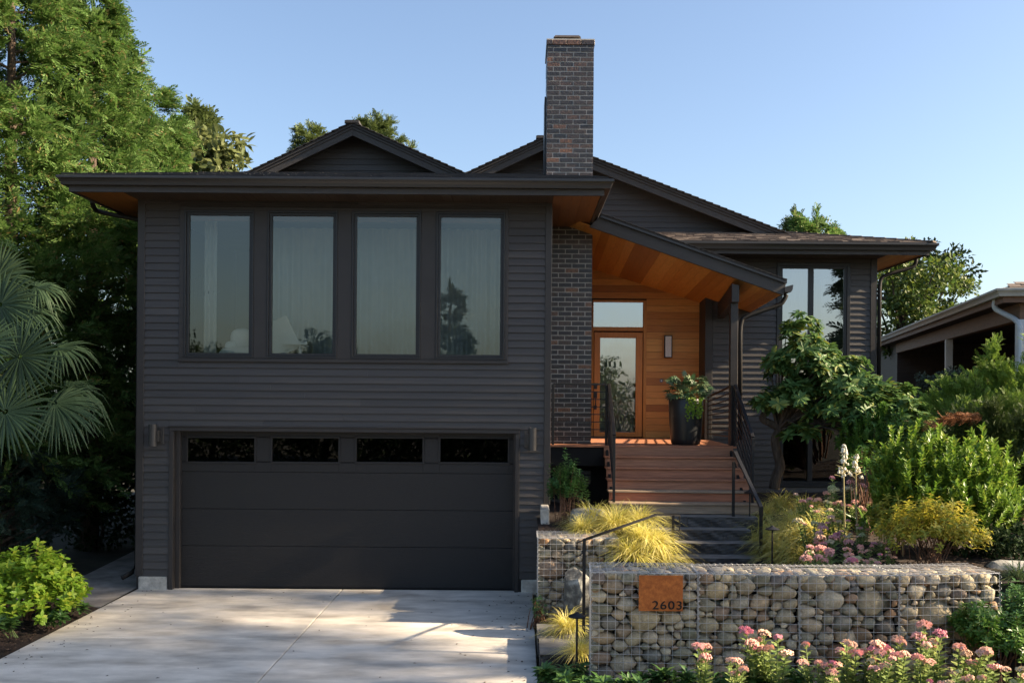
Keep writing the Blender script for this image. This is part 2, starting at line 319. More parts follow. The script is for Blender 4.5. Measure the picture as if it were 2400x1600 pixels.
m = MB(); xs = np.arange(.21, 9, .15); ys = np.arange(2, 10.3, .15); V = []
for y in ys:
    for x in xs: V.append((x, y, .02 + .16 * sstep(.2, .9, x) + .95 * sstep(4.3, 5.6, x) * sstep(6.8, 10.0, y) + random.uniform(-.012, .012)))
nx = len(xs); m.add(V, q=[(j * nx + i, j * nx + i + 1, (j + 1) * nx + i + 1, (j + 1) * nx + i) for j in range(len(ys) - 1) for i in range(nx - 1)])
tag(m.build("front_bed", SOIL, smooth=True), "mulch bed in front of the stone wall", None, None, 'structure')
# loose bark chips
m = MB(); n = 5200
px = np.where(RNG.random(n) < .45, RNG.uniform(-7.5, -5.62, n), RNG.uniform(.3, 9.5, n)); py = np.where(px < 0, RNG.uniform(9.5, 13.2, n), RNG.uniform(9.9, 15, n))
for x, y in zip(px, py):
    z = (.05 + .05 * sstep(-5.7, -6.3, x) - .05 * sstep(-5.75, -5.6, x)) if x < 0 else gh(x, y) + .012
    a = random.uniform(0, 6.3); l = random.uniform(.012, .035); ww = random.uniform(.006, .014); c, s_ = math.cos(a), math.sin(a); t = random.uniform(-.01, .012)
    m.add([(x - c * l - s_ * ww, y - s_ * l + c * ww, z), (x - c * l + s_ * ww, y - s_ * l - c * ww, z + t), (x + c * l + s_ * ww, y + s_ * l - c * ww, z + .012), (x + c * l - s_ * ww, y + s_ * l + c * ww, z + t + .006)], q=[(0, 1, 2, 3)])
tag(m.build("mulch_chips", CHIP), "loose bark chips scattered over the beds", None, None, 'stuff')

# ------------------------------------------------------------------ house
def clap(mb, xlo, xhi, z0, z1, y, ex, holes=(), t=.021, lo=None, hi=None, minx=None):
    z = z0
    while z < z1 - 1e-4:
        za, zb = z, min(z + ex, z1); z += ex
        cuts = {xlo, xhi}
        for h in holes:
            if h[3] > za and h[2] < zb:
                for c in h[:2]:
                    if xlo < c < xhi: cuts.add(c)
        c = random.uniform(0, 3.5) + xlo
        while c < xhi:
            if xlo + .3 < c < xhi - .3 and all(abs(c - q) > .15 for q in cuts): cuts.add(c)
            c += random.uniform(2.0, 4.8)
        cuts = sorted(cuts)
        for a, b in zip(cuts, cuts[1:]):
            iv = [(za, zb)]
            for h in holes:
                if h[0] <= a + 1e-5 and h[1] >= b - 1e-5:
                    nv = []
                    for p, q in iv:
                        if h[2] > p: nv.append((p, min(q, h[2])))
                        if h[3] < q: nv.append((max(p, h[3]), q))
                    iv = [(p, q) for p, q in nv if q - p > .004]
            for p, q in iv:
                op = .003 + t * (1 - (p - za) / ex); oq = .003 + t * (1 - (q - za) / ex)
                ap, aq, bp_, bq = a, a, b, b
                if lo: ap, aq = max(a, lo(p)), max(a, lo(q))
                if hi: bp_, bq = min(b, hi(p)), min(b, hi(q))
                if bp_ - ap < .02: continue
                if bq - aq < .005: bq = aq = (aq + bq) / 2; bq += .002
                e = .0012 if not (lo or hi) else 0
                mb.hex8([(ap + e, y - op, p), (bp_ - e, y - op, p), (bp_ - e, y, p), (ap + e, y, p), (aq + e, y - oq, q), (bq - e, y - oq, q), (bq - e, y, q), (aq + e, y, q)])
def holed(mb, x0, x1, z0, z1, y0, y1, holes):
    xs = sorted({x0, x1} | {c for h in holes for c in h[:2] if x0 < c < x1}); zs = sorted({z0, z1} | {c for h in holes for c in h[2:] if z0 < c < z1})
    for a, b in zip(xs, xs[1:]):
        for c, d in zip(zs, zs[1:]):
            if not any(h[0] <= a + 1e-6 and h[1] >= b - 1e-6 and h[2] <= c + 1e-6 and h[3] >= d - 1e-6 for h in holes): mb.box(a, b, y0, y1, c, d)
def ring(mb, x0, x1, z0, z1, wd, y0, y1):
    mb.box(x0, x1, y0, y1, z1 - wd, z1); mb.box(x0, x1, y0, y1, z0, z0 + wd)
    mb.box(x0, x0 + wd, y0, y1, z0 + wd, z1 - wd); mb.box(x1 - wd, x1, y0, y1, z0 + wd, z1 - wd)
def shingles(mb, o, u, v, ul, vl, clip=None, ex=.145, tw=.19):
    o, u, v = Vector(o), Vector(u).normalized(), Vector(v).normalized(); nrm = u.cross(v).normalized()
    r = 0
    while r * ex < vl:
        a = -random.random() * tw
        while a < ul:
            wd = tw * random.uniform(.55, 1.3); a0, a1 = max(a, 0), min(a + wd, ul); a += wd
            if a1 - a0 < .02: continue
            v0, v1 = r * ex - random.uniform(0, .012), min((r + 1) * ex + .06, vl + .02); th = random.uniform(.008, .022)
            if clip and not clip((a0 + a1) / 2, (v0 + v1) / 2): continue
            p = [o + u * s + v * t_ + nrm * h for s, t_, h in ((a0, v0, .004), (a1 - .004, v0, .004), (a1 - .004, v1, .0), (a0, v1, .0), (a0, v0, .006 + th), (a1 - .004, v0, .006 + th), (a1 - .004, v1, .004), (a0, v1, .004))]
            mb.hex8([tuple(q) for q in p])
        r += 1
Y0 = 14.5
WL, WR = PX(316, 800, Y0), PX(1266, 800, Y0)
house = thing("dark_house", (-2.5, Y0, 0), "black clapboard house with cedar entry, brick chimney and garage", "house")
ZB = PZ(357, 1322, Y0); ZSOF = 5.655; EAV = .70
bx0, bx1 = PX(413, 660, Y0), PX(1167, 660, Y0); bz0, bz1 = PZ(790, 831, Y0), PZ(790, 478, Y0)
gx0, gx1 = PX(389, 1200, Y0), PX(1192, 1200, Y0); gz1 = PZ(790, 983, Y0)
wins = []
for a, b in ((424, 584), (614, 776), (808, 967), (1001, 1160)): wins.append((PX(a, 650, Y0), PX(b, 650, Y0), PZ(790, 823.5, Y0), PZ(790, 486, Y0)))
m = MB(); clap(m, WL + .10, WR - .09, ZB, ZSOF - .0, Y0, .1085, [(bx0, bx1, bz0, bz1), (gx0, gx1, -1, gz1)])
# siding stops higher at the right corner where the bed rises
m.build("siding_wall", SIDING, house)
m = MB(); holed(m, WL + .01, WR - .01, 0.0, ZSOF, Y0, Y0 + .14, wins + [(gx0 + .06, gx1 - .06, -1, gz1 - .05)])
m.box(WL + .01, WL + .12, Y0 + .14, 26, 0, ZSOF); m.box(WR - .12, WR - .01, Y0 + .14, 26, 0, ZSOF); m.box(WL + .12, WR - .12, 25.8, 26, 0, ZSOF)
m.build("wall", TRIM, house)
m = MB(); m.box(WL, WL + .105, Y0 - .028, Y0 + .1, ZB, ZSOF); m.box(WL, WL + .028, Y0 + .1, Y0 + .2, ZB, ZSOF); m.build("corner_board", TRIM, house, bevel=.004)
m = MB(); m.box(WR - .095, WR, Y0 - .028, Y0 + .1, PZ(1259, 1158, Y0), ZSOF); m.build("corner_board", TRIM, house, bevel=.004)
m = MB(); m.box(WL + .045, gx0 - .02, Y0 - .03, Y0 + .2, -.05, ZB - .003); m.build("foundation", CONC_F, house, bevel=.012)
m = MB(); m.box(gx1 + .04, gx1 + .36, Y0 - .03, Y0 + .2, -.05, PZ(1215, 1330, Y0)); m.build("foundation", CONC_F, house, bevel=.012)
m = MB(); m.box(PX(1241, 1180, 14.35), PX(1260, 1180, 14.35), 13.9, 14.47, .2, PZ(1250, 1160, 14.35)); m.build("stem_wall", CONC_F, house, bevel=.012)
# window band trim boards
m = MB(); holed(m, bx0, bx1, bz0, bz1, Y0 - .032, Y0 - .001, wins); m.build("window_casing", TRIM, house, bevel=.003)
m = MB(); m.box(bx0 - .01, bx1 + .01, Y0 - .05, Y0 - .033, bz0 - .012, bz0 + .03); m.build("window_sill", TRIM, house, bevel=.003)
for x0, x1, z0, z1 in wins:
    f = MB(); ring(f, x0 + .002, x1 - .002, z0 + .002, z1 - .002, .028, Y0 - .040, Y0 + .06); ring(f, x0 + .032, x1 - .032, z0 + .032, z1 - .032, .038, Y0 - .018, Y0 + .05)
    fo = f.build("window", WINFRAME, house, bevel=.002)
    p = MB(); p.add([(x0 + .06, Y0 + .012, z0 + .06), (x1 - .06, Y0 + .012, z0 + .06), (x1 - .06, Y0 + .012, z1 - .06), (x0 + .06, Y0 + .012, z1 - .06)], q=[(0, 1, 2, 3)])
    p.build("pane", GL_WIN, fo)
    p = MB(); p.box(x0 + .05, x1 - .05, Y0 + .05, Y0 + .06, z1 - .145, z1 - .04); p.build("roller_blind", NBEAM, fo)
# rooms behind the panes
m = MB(); zf = 2.78
m.box(WL + .13, WR - .13, Y0 + .15, 19, zf - .1, zf); m.box(WL + .13, WR - .13, Y0 + .15, 19, 5.55, 5.62); m.box(WL + .13, WR - .13, 19, 19.1, zf, 5.55)
m.build("living_room", PLASTER, house)
m = MB(); m.box(WL + .13, WR - .13, 18.0, 18.1, 0, 2.6); m.build("garage_dark_panel", DARKVOID, house)  # near-black panel stands in for the unlit garage
# garage door
GY = Y0 + .15
m = MB()
m.box(gx0, gx0 + .062, Y0 - .034, Y0 + .15, 0, gz1 - .06); m.box(gx1 - .062, gx1, Y0 - .034, Y0 + .15, 0, gz1 - .06); m.box(gx0 - .0, gx1 + .0, Y0 - .036, Y0 + .15, gz1 - .058, gz1)
m.box(gx0 - .015, gx1 + .015, Y0 - .055, Y0 - .002, gz1 + .001, gz1 + .022)
m.box(gx0 + .063, gx0 + .125, GY - .08, GY + .02, 0, gz1 - .06); m.box(gx1 - .085, gx1 - .063, GY - .08, GY + .02, 0, gz1 - .06)
m.build("garage_casing", TRIM, house, bevel=.004)
gd = MB(); dx0, dx1 = gx0 + .066, gx1 - .066; dz1 = gz1 - .06
gw = [(PX(a, 1030, GY), PX(b, 1030, GY), PZ((a + b) / 2, 1061 + k, GY), PZ((a + b) / 2, 1004 + k, GY)) for a, b, k in ((430, 586, 0), (624, 779, .5), (818, 972, 1), (1010, 1168, 1.5))]
seams = [0.012] + [PZ(800, q, GY) for q in (1255, 1170, 1085)] + [dz1]
for i, (a, b) in enumerate(zip(seams, seams[1:])): holed(gd, dx0, dx1, a + .002, b - .002, GY, GY + .04, gw if i == 3 else [])
gdo = gd.build("garage_door", DOORP, house, bevel=.003)
m = MB(); m.box(dx0, dx1, GY + .02, GY + .045, .02, seams[3] - .01); m.build("backing", DARKVOID, gdo)
m = MB(); m.box(dx0, dx1, GY - .004, GY + .03, .001, .011); m.build("bottom_seal", BLACKIRON, gdo)
for x0, x1, z0, z1 in gw:
    f = MB(); ring(f, x0 - .02, x1 + .02, z0 - .02, z1 + .02, .03, GY - .014, GY + .03); fo = f.build("door_window", DOORP, gdo, bevel=.003)
    p = MB(); p.add([(x0, GY + .012, z0), (x1, GY + .012, z0), (x1, GY + .012, z1), (x0, GY + .012, z1)], q=[(0, 1, 2, 3)]); p.build("door_pane", GL_GAR, gdo)
# eaves
EX0, EX1, EY = WL - EAV, WR + EAV, Y0 - EAV
ZG = PZ(790, 406, EY - .12)
gprof = [(.0, ZG - .125), (.075, ZG - .125), (.085, ZG - .085), (.10, ZG - .06), (.125, ZG - .035), (.125, ZG - .005), (.118, ZG), (.11, ZG - .01), (.085, ZG - .02), (.0, ZG - .02)]
m = MB(); m.sweep(gprof, [(EX0, 20), (EX0, EY), (EX1, EY), (EX1, 16.4)]); m.build("gutter", GUTTER, house)
m = MB(); m.sweep([(-.04, ZSOF - .02), (0, ZSOF - .02), (0, ZG - .01), (-.04, ZG - .01)], [(EX0, 20), (EX0, EY), (EX1, EY), (EX1, 16.4)]); m.build("fascia", FASCIA, house)
m = MB()
def planks_y(mb, x0, x1, y0, y1, zf_, bw=.135, th=.018):
    x = x0
    while x < x1 - .01:
        b = min(x + bw, x1); mb.hex8([(x + .002, y0, zf_(x, y0)), (b - .002, y0, zf_(b, y0)), (b - .002, y1, zf_(b, y1)), (x + .002, y1, zf_(x, y1)), (x + .002, y0, zf_(x, y0) + th), (b - .002, y0, zf_(b, y0) + th), (b - .002, y1, zf_(b, y1) + th), (x + .002, y1, zf_(x, y1) + th)]); x += bw
flat = lambda x, y: ZSOF
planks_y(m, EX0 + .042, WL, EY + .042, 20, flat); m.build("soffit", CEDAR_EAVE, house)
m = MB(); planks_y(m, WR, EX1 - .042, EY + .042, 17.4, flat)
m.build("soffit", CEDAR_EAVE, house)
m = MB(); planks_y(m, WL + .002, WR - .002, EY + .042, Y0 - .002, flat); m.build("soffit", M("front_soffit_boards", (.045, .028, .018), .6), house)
m = MB(); m.box(EX0 + .05, EX1 - .05, EY + .05, 17, ZSOF + .03, ZSOF + .06); m.build("soffit_deck", DARKVOID, house)
# main roof
RS = .229
def zroof(y): return ZG + .01 + RS * (y - (EY - .06))
GYL = 18.8
rx0, rx1, ry = EX0 - .06, EX1 + .06, EY - .06
m = MB()
tl, tr = (-5.15, GYL + .3, zroof(GYL + .3)), (.95, GYL + .3, zroof(GYL + .3))
A, B = (rx0, ry, zroof(ry)), (rx1, ry, zroof(ry))
m.prism([A, B, tr, tl], (0, 0, -.03)); m.prism([A, tl, (-5.15, 27, zroof(GYL + .3)), (rx0, 27, zroof(ry))], (0, 0, -.031)); m.prism([B, (rx1, 16.6, zroof(ry)), (rx1 - .2, 18.5, zroof(ry) + .3), tr], (0, 0, -.031))
ro = m.build("roof", SHINGLE_D, house)
m = MB(); sl = math.hypot(1, RS)
def clipm(a, b):
    f = b / ((GYL + .3 - ry) * sl); x = rx0 + a; return x > rx0 + f * (tl[0] - rx0) and x < rx1 + f * (tr[0] - rx1)
shingles(m, (rx0, ry - .03, zroof(ry - .03) + .002), (1, 0, 0), (0, 1, RS), rx1 - rx0, (GYL + .2 - ry) * sl, clipm)
m.build("shingles", SHINGLE_D, ro)
# gables
def gable(yf, pts, wall_y, ex, base_z, rake=.17, depth=9):
    """pts: left foot, apex, right foot of the roof edge (x, z) at front plane yf"""
    (xl, zl), (xa, za), (xr, zr) = pts
    gm = MB(); th = .05
    gm.prism([(xl, yf - .05, zl), (xa, yf - .05, za), (xa, yf - .05, za - th), (xl, yf - .05, zl - th)], (0, depth, 0))
    gm.prism([(xa, yf - .05, za), (xr, yf - .05, zr), (xr, yf - .05, zr - th), (xa, yf - .05, za - th)], (0, depth, 0))
    g_o = gm.build("gable_roof", SHINGLE_D, house)
    sm = MB(); dl = math.hypot(xa - xl, za - zl); dr = math.hypot(xr - xa, zr - za)
    shingles(sm, (xl, yf - .08, zl + .004), (0, -1, 0), (xa - xl, 0, za - zl), .0001 + 0, 0)
    for side in (0, 1):
        o_ = Vector((xl, 0, zl)) if side == 0 else Vector((xr, 0, zr)); top = Vector((xa, 0, za)); L_ = (top - o_).length; d = (top - o_) / L_; nn = Vector((-d.z, 0, d.x)) if side == 0 else Vector((d.z, 0, -d.x)); k = 0
        while k * .145 < L_ - .05:
            s0, s1 = k * .145, min(k * .145 + .2, L_); p0, p1 = o_ + d * s0, o_ + d * s1
            for (ya, yb) in ((yf - .085, yf + .1), (yf + .1, yf + .9), (yf + .9, yf + 2.5)):
                sm.hex8([(p0.x, ya, p0.z + .002), (p1.x, ya, p1.z + .002), (p1.x, yb, p1.z + .002), (p0.x, yb, p0.z + .002), (p0.x + nn.x * .028, ya, p0.z + abs(nn.z) * .028), (p1.x + nn.x * .008, ya, p1.z + abs(nn.z) * .008), (p1.x + nn.x * .008, yb, p1.z + abs(nn.z) * .008), (p0.x + nn.x * .028, yb, p0.z + abs(nn.z) * .028)])
            k += 1
    sm.box(xa - .13, xa + .13, yf - .1, yf + .3, za - .01, za + .035); sm.box(xa - .11, xa + .11, yf - .03, yf + 1.5, za + .036, za + .06)
    sm.build("shingles", SHINGLE_D, g_o)
    fm = MB(); kk = rake
    for (x0, z0, x1, z1) in ((xl, zl, xa, za), (xa, za, xr, zr)):
        fm.prism([(x0, yf, z0 - th - .002), (x1, yf, z1 - th - .002), (x1, yf, z1 - th - kk), (x0, yf, z0 - th - kk)], (0, .045, 0))
        fm.prism([(x0, yf - .022, z0 - th - .003), (x1, yf - .022, z1 - th - .003), (x1, yf - .022, z1 - th - .05), (x0, yf - .022, z0 - th - .05)], (0, .021, 0))
    fm.build("rake_board", FASCIA, house, bevel=.003)
    sm2 = MB()
    for (x0, z0, x1, z1) in ((xl, zl, xa, za), (xa, za, xr, zr)):
        sm2.prism([(x0, yf + .046, z0 - th - .02), (x1, yf + .046, z1 - th - .02), (x1, yf + .046, z1 - th - .05), (x0, yf + .046, z0 - th - .05)], (0, wall_y - yf + .1, 0))
    sm2.build("gable_soffit", TRIM, house)
    wm = MB(); off = th + .02
    lo = lambda z: xl + (z + off - zl) / (za - zl) * (xa - xl); hi = lambda z: xr + (z + off - zr) / (za - zr) * (xa - xr)
    clap(wm, xl, xr, base_z, za - off - .03, wall_y, ex, (), .016, lo, hi)
    wm.prism([(xl + .02, wall_y + .001, base_z - .5), (xr - .02, wall_y + .001, base_z - .5), (xr - .02, wall_y + .001, zr - off), (xa, wall_y + .001, za - off), (xl + .02, wall_y + .001, zl - off)], (0, .1, 0))
    wm.build("gable_wall", SIDING, house)
gp = [P(568, 400, 18.3), P(810, 284, 18.3), P(1078, 405, 18.3)]
gable(18.3, [(p.x, p.z) for p in gp], 18.75, .1085, 6.95)
gp = [P(1068, 402, 18.9), P(1247, 319, 18.9), P(1815, 541, 18.9)]
gable(18.9, [(p.x, p.z) for p in gp], 19.3, .1085, 5.9)
# chimney of individual bricks, pier and stack in one
def brickwork(mb, mm, x0, x1, y0, y1, z0, z1, cz=.0795, bl=.222):
    mm.box(x0 + .006, x1 - .006, y0 + .005, y1 - .006, z0, z1); j = .015; r = 0
    z = z0
    while z < z1 - .02:
        zb = min(z + cz - j, z1)
        def run(a, b, odd, f):
            q = a; first = True
            while q < b - .01:
                ln = bl * .5 if (first and odd) else bl; first = False
                e = min(q + ln - j, b)
                if b - e < .05: e = b
                f(q, e); q = e + j
        run(x0, x1, r % 2, lambda a, b: mb.box(a, b, y0 + random.uniform(-.004, .004), y0 + .03, z, zb))
        run(y0 + .032, y1, (r + 1) % 2, lambda a, b: (mb.box(x0 + random.uniform(-.003, .003), x0 + .03, a, b, z, zb), mb.box(x1 - .03, x1 + random.uniform(-.003, .003), a, b, z, zb)))
        z += cz; r += 1
CY = 16.5
cx0, cx1 = PX(1256, 250, CY), PX(1363, 250, CY); cz1 = PZ(1310, 104, CY)
cb, cm = MB(), MB(); brickwork(cb, cm, cx0, cx1, CY, CY + .95, 1.0, cz1)
co = cm.build("chimney", MORTAR, house); cb.build("brickwork", BRICK, co)
m = MB(); q = cx0 - .018; j = 0
while q < cx1 + .01:
    e = min(q + (.11 if j == 0 else .235), cx1 + .018); m.box(q + .003, e - .003, CY - .018, CY + .97, cz1 + .002, cz1 + .082); q = e; j += 1
m.build("brick_crown", BRICK, co, bevel=.004)
m = MB(); m.box(cx0 - .012, cx1 + .012, CY - .012, CY + .96, cz1 + .083, cz1 + .10); m.build("crown_wash", M("cement_wash", (.5, .48, .43), .9, None, 20, .25), co)
m = MB(); a, b = PX(1273, 88, CY + .1), PX(1333, 88, CY + .1); zc = cz1 + .10
m.box(a + .02, b - .02, CY + .12, CY + .7, zc, zc + .07); m.hex8([(a - .01, CY + .08, zc + .06), (b + .01, CY + .08, zc + .06), (b + .01, CY + .75, zc + .06), (a - .01, CY + .75, zc + .06), (a + .02, CY + .12, zc + .105), (b - .02, CY + .12, zc + .105), (b - .02, CY + .7, zc + .105), (a + .02, CY + .7, zc + .105)])
m.build("flue_cap", M("flue_metal", (.05, .042, .038), .6, None, 20, .4), co)
m = MB(); m.box(cx0 - .03, cx0 - .004, CY + .35, CY + .95, 6.4, PZ(1253, 208, CY)); m.build("flashing", GUTTER, co)
# right wing
RY = 18.3
RXL, RXR = PX(1622, 700, RY), PX(2013, 700, RY); RZS = PZ(1900, 584, RY - .72) + .02
rw = (PX(1783, 760, RY), PX(1951, 760, RY), PZ(1867, 935, RY), PZ(1867, 604, RY))
bw_ = (PX(1785, 1000, RY), PX(1945, 1000, RY), PZ(1867, 1118, RY), PZ(1867, 955, RY))
m = MB(); clap(m, RXL + .12, RXR - .10, 1.0, RZS, RY, .1085, [rw, bw_]); m.build("siding_wall", SIDING, house)
m = MB(); holed(m, RXL, RXR - .01, .9, RZS, RY, RY + .14, [rw, bw_]); m.box(RXR - .12, RXR - .01, RY + .14, 27, .9, RZS); m.build("wall", TRIM, house)
m = MB(); m.box(RXL - .02, RXL + .115, RY - .03, RY + .72, 1.2, 5.2); m.build("corner_board", TRIM, house, bevel=.004)
m = MB(); m.box(RXR - .115, RXR, RY - .03, RY + .1, 1.0, RZS); m.build("corner_board", TRIM, house, bevel=.004)
def double_window(w_, gl):
    f = MB(); x0, x1, z0, z1 = w_
    ring(f, x0, x1, z0, z1, .06, RY - .035, RY + .05); ring(f, x0 + .062, x1 - .062, z0 + .062, z1 - .062, .045, RY - .02, RY + .05)
    xm = PX(1862, 700, RY); f.box(xm - .045, xm + .045, RY - .028, RY + .05, z0 + .108, z1 - .108)
    fo = f.build("window", WINFRAME, house, bevel=.003)
    for a, b in ((x0 + .1, xm - .044), (xm + .044, x1 - .1)):
        p = MB(); p.add([(a, RY + .012, z0 + .1), (b, RY + .012, z0 + .1), (b, RY + .012, z1 - .1), (a, RY + .012, z1 - .1)], q=[(0, 1, 2, 3)]); p.build("pane", gl, fo)
double_window(rw, GL_RIGHT); double_window(bw_, GL_GAR)
m = MB(); m.box(RXL + .2, RXR - .2, 21, 21.1, .9, RZS); m.box(RXL + .2, RXR - .2, RY + .2, 21, 2.35, 2.45); m.box(RXL + .2, RXR - .2, RY + .2, 21, RZS - .05, RZS - .01); m.build("bedroom", PLASTER, house)
m = MB(); m.box(RXL + .2, RXR - .2, RY + .5, RY + .6, .9, 2.34); m.build("basement_dark_panel", DARKVOID, house)  # near-black panel close behind the glass paints the room's darkness
REY = RY - .72; RX1 = RXR + .67
RZG = PZ(2000, 557, REY - .1)
gp2 = [(o, z - ZG + RZG) for o, z in gprof]
m = MB(); m.sweep(gp2, [(1.9, REY), (RX1, REY), (RX1, 27)]); m.build("gutter", GUTTER, house)
m = MB(); m.sweep([(-.04, RZS - .02), (0, RZS - .02), (0, RZG - .01), (-.04, RZG - .01)], [(1.9, REY), (RX1, REY), (RX1, 27)]); m.build("fascia", FASCIA, house)
m = MB(); planks_y(m, RXR, RX1 - .042, REY + .042, 26, lambda x, y: RZS); m.build("soffit", CEDAR_Y, house)
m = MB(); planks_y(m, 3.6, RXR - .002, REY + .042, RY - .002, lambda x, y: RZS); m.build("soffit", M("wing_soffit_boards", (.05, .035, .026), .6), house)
m = MB(); m.box(1.95, RX1 - .05, REY + .05, 19.2, RZS + .03, RZS + .06); m.build("soffit_deck", DARKVOID, house)
rz = lambda y: RZG + .012 + .25 * (y - (REY - .06))
xe, ye = RX1 + .07, REY - .06; hx = gp[2].x + .05
m = MB(); m.prism([(1.2, ye, rz(ye)), (xe, ye, rz(ye)), (hx, 19.25, rz(19.25)), (1.2, 19.25, rz(19.25))], (0, 0, -.03)); m.prism([(xe, ye, rz(ye)), (xe, 28, rz(ye)), (hx, 28, rz(19.25)), (hx, 19.25, rz(19.25))], (0, 0, -.031))
ro = m.build("roof", SHINGLE_B, house)
m = MB(); sl2 = math.hypot(1, .25)
shingles(m, (1.2, ye - .03, rz(ye - .03) + .002), (1, 0, 0), (0, 1, .25), xe - 1.2, (19.2 - ye) * sl2, lambda a, b: 1.2 + a < xe + (hx - xe) * b / ((19.25 - ye) * sl2))
hv = Vector((hx - xe, 19.25 - ye, rz(19.25) - rz(ye))); nh = 13
for k in range(nh):
    p0 = Vector((xe, ye, rz(ye))) + hv * (k / nh); p1 = Vector((xe, ye, rz(ye))) + hv * ((k + 1.25) / nh); m.beam(p0 + Vector((0, 0, .018)), p1 + Vector((0, 0, .006)), .2, .022)
m.build("shingles", SHINGLE_B, ro)
# entry: cedar wall, door, transom
EYW = 18.9
ex0, ex1 = cx1 - .3, RXL + .02
zd = 2.065
soL, soR = P(1358, 617, EYW), P(1624, 701, EYW)
sof_b = lambda x: soL.z + (x - soL.x) / (soR.x - soL.x) * (soR.z - soL.z)
dx0_, dx1_ = PX(1360, 850, EYW), PX(1484, 850, EYW); dzt = PZ(1420, 689, EYW)
m = MB(); z = zd; bh = .1255
while z < 5.6:
    a, b = ex0, ex1
    segs = [(a, b)] if z >= dzt else [(a, dx0_), (dx1_, b)]
    if z < dzt < z + bh: segs = [(dx1_, b)]
    for s0, s1 in segs:
        cut = s0 + random.uniform(.8, 2.4)
        for c0, c1 in (((s0, cut), (cut, s1)) if s1 - cut > .4 else ((s0, s1),)):
            m.hex8([(c0 + .001, EYW - .014, z + .003), (c1 - .001, EYW - .014, z + .003), (c1 - .001, EYW, z + .003), (c0 + .001, EYW, z + .003), (c0 + .001, EYW - .010, z + bh - .002), (c1 - .001, EYW - .010, z + bh - .002), (c1 - .001, EYW, z + bh - .002), (c0 + .001, EYW, z + bh - .002)])
    z += bh
m.build("cedar_wall", CEDAR_X, house)
dgl = (PX(1378, 850, EYW), PX(1460, 850, EYW), PZ(1420, 992, EYW), PZ(1420, 776, EYW)); trn = (PX(1363, 720, EYW), PX(1477, 720, EYW), PZ(1420, 751, EYW), PZ(1420, 694, EYW))
m = MB(); holed(m, ex0, ex1, zd - .3, 5.6, EYW + .001, EYW + .1, [dgl, trn]); m.build("wall", DARKVOID, house)
m = MB(); m.box(ex0, ex1 + 1, 21.5, 21.6, zd - .3, 5.6); m.box(ex0, ex0 + .1, EYW + .1, 21.5, zd, 5.6); m.box(ex1 - .1, ex1, EYW + .1, 21.5, zd, 5.6); m.box(ex0, ex1, EYW + .1, 21.5, zd - .1, zd - .02); m.build("entry_hall", PLASTER, house)
fr = MB(); holed(fr, dx0_, dx1_, zd, dzt, EYW - .03, EYW + .0005, [(PX(1363, 850, EYW), PX(1477, 850, EYW), -1, PZ(1420, 760, EYW)), trn]); fo = fr.build("door_frame", CEDAR_FRAME, house, bevel=.003)
p = MB(); p.add([(trn[0], EYW + .01, trn[2]), (trn[1], EYW + .01, trn[2]), (trn[1], EYW + .01, trn[3]), (trn[0], EYW + .01, trn[3])], q=[(0, 1, 2, 3)]); p.build("transom_pane", GL_DOOR, fo)
d = MB(); holed(d, PX(1364.5, 850, EYW), PX(1475.5, 850, EYW), zd + .02, PZ(1420, 763, EYW), EYW - .018, EYW + .0006, [dgl]); do = d.build("front_door", CEDAR_DOOR, house, bevel=.004)
p = MB(); p.add([(dgl[0], EYW + .01, dgl[2]), (dgl[1], EYW + .01, dgl[2]), (dgl[1], EYW + .01, dgl[3]), (dgl[0], EYW + .01, dgl[3])], q=[(0, 1, 2, 3)]); p.build("door_pane", GL_DOOR, do)
h = MB(); hx_ = PX(1367.5, 900, EYW)
h.box(hx_ - .03, hx_ + .03, EYW - .035, EYW - .02, PZ(1368, 893, EYW), PZ(1368, 880, EYW)); h.box(hx_ - .03, hx_ + .03, EYW - .035, EYW - .02, PZ(1368, 914, EYW), PZ(1368, 900, EYW))
h.tube([(hx_, EYW - .03, PZ(1368, 913, EYW)), (hx_, EYW - .08, PZ(1368, 914, EYW)), (hx_, EYW - .085, PZ(1368, 930, EYW)), (hx_, EYW - .03, PZ(1368, 934, EYW))], .012); h.box(hx_ - .026, hx_ + .026, EYW - .035, EYW - .02, PZ(1368, 940, EYW), PZ(1368, 931, EYW))
h.build("door_handle", BLACKIRON, do)
# porch roof
PY = 15.98
fa, fb = P(1379, 496, PY), P(1806, 648, PY); fc, fd = P(1800, 678, PY), P(1354, 521, PY)
m = MB(); m.prism([tuple(fd), tuple(fc), tuple(fb), tuple(fa)], (0, .05, 0)); m.build("porch_fascia", FASCIA, house, bevel=.004)
bk = EYW - .1; dz_b = -.16
m = MB(); up = .03
def sh(p, dy, dz): return (p.x, p.y + dy, p.z + dz)
m.hex8([sh(fa, -.04, .004), sh(fb, -.04, .004), sh(fb, bk - PY, dz_b + .004), sh(fa, bk - PY, dz_b + .004), sh(fa, -.04, up), sh(fb, -.04, up), sh(fb, bk - PY, dz_b + up), sh(fa, bk - PY, dz_b + up)])
for k in range(32):
    t0, t1 = k / 32, min((k + 1.3) / 32, 1); p0, p1 = fa.lerp(fb, t0), fa.lerp(fb, t1)
    if k % 1 == 0:
        m.hex8([(p0.x, PY - .055, p0.z + up), (p1.x, PY - .055, p1.z + up), (p1.x, PY + 1.5, p1.z + up), (p0.x, PY + 1.5, p0.z + up), (p0.x, PY - .055, p0.z + up + .006), (p1.x, PY - .055, p1.z + up + .018), (p1.x, PY + 1.5, p1.z + up + .018), (p0.x, PY + 1.5, p0.z + up + .006)])
m.build("porch_roof", SHINGLE_D, house)
m = MB(); m.beam(fa + Vector((0, -.022, -.012)), fb + Vector((0, -.022, -.012)), .04, .03); m.build("drip_edge", GUTTER, house)
sx0, sx1 = fd.x, fc.x
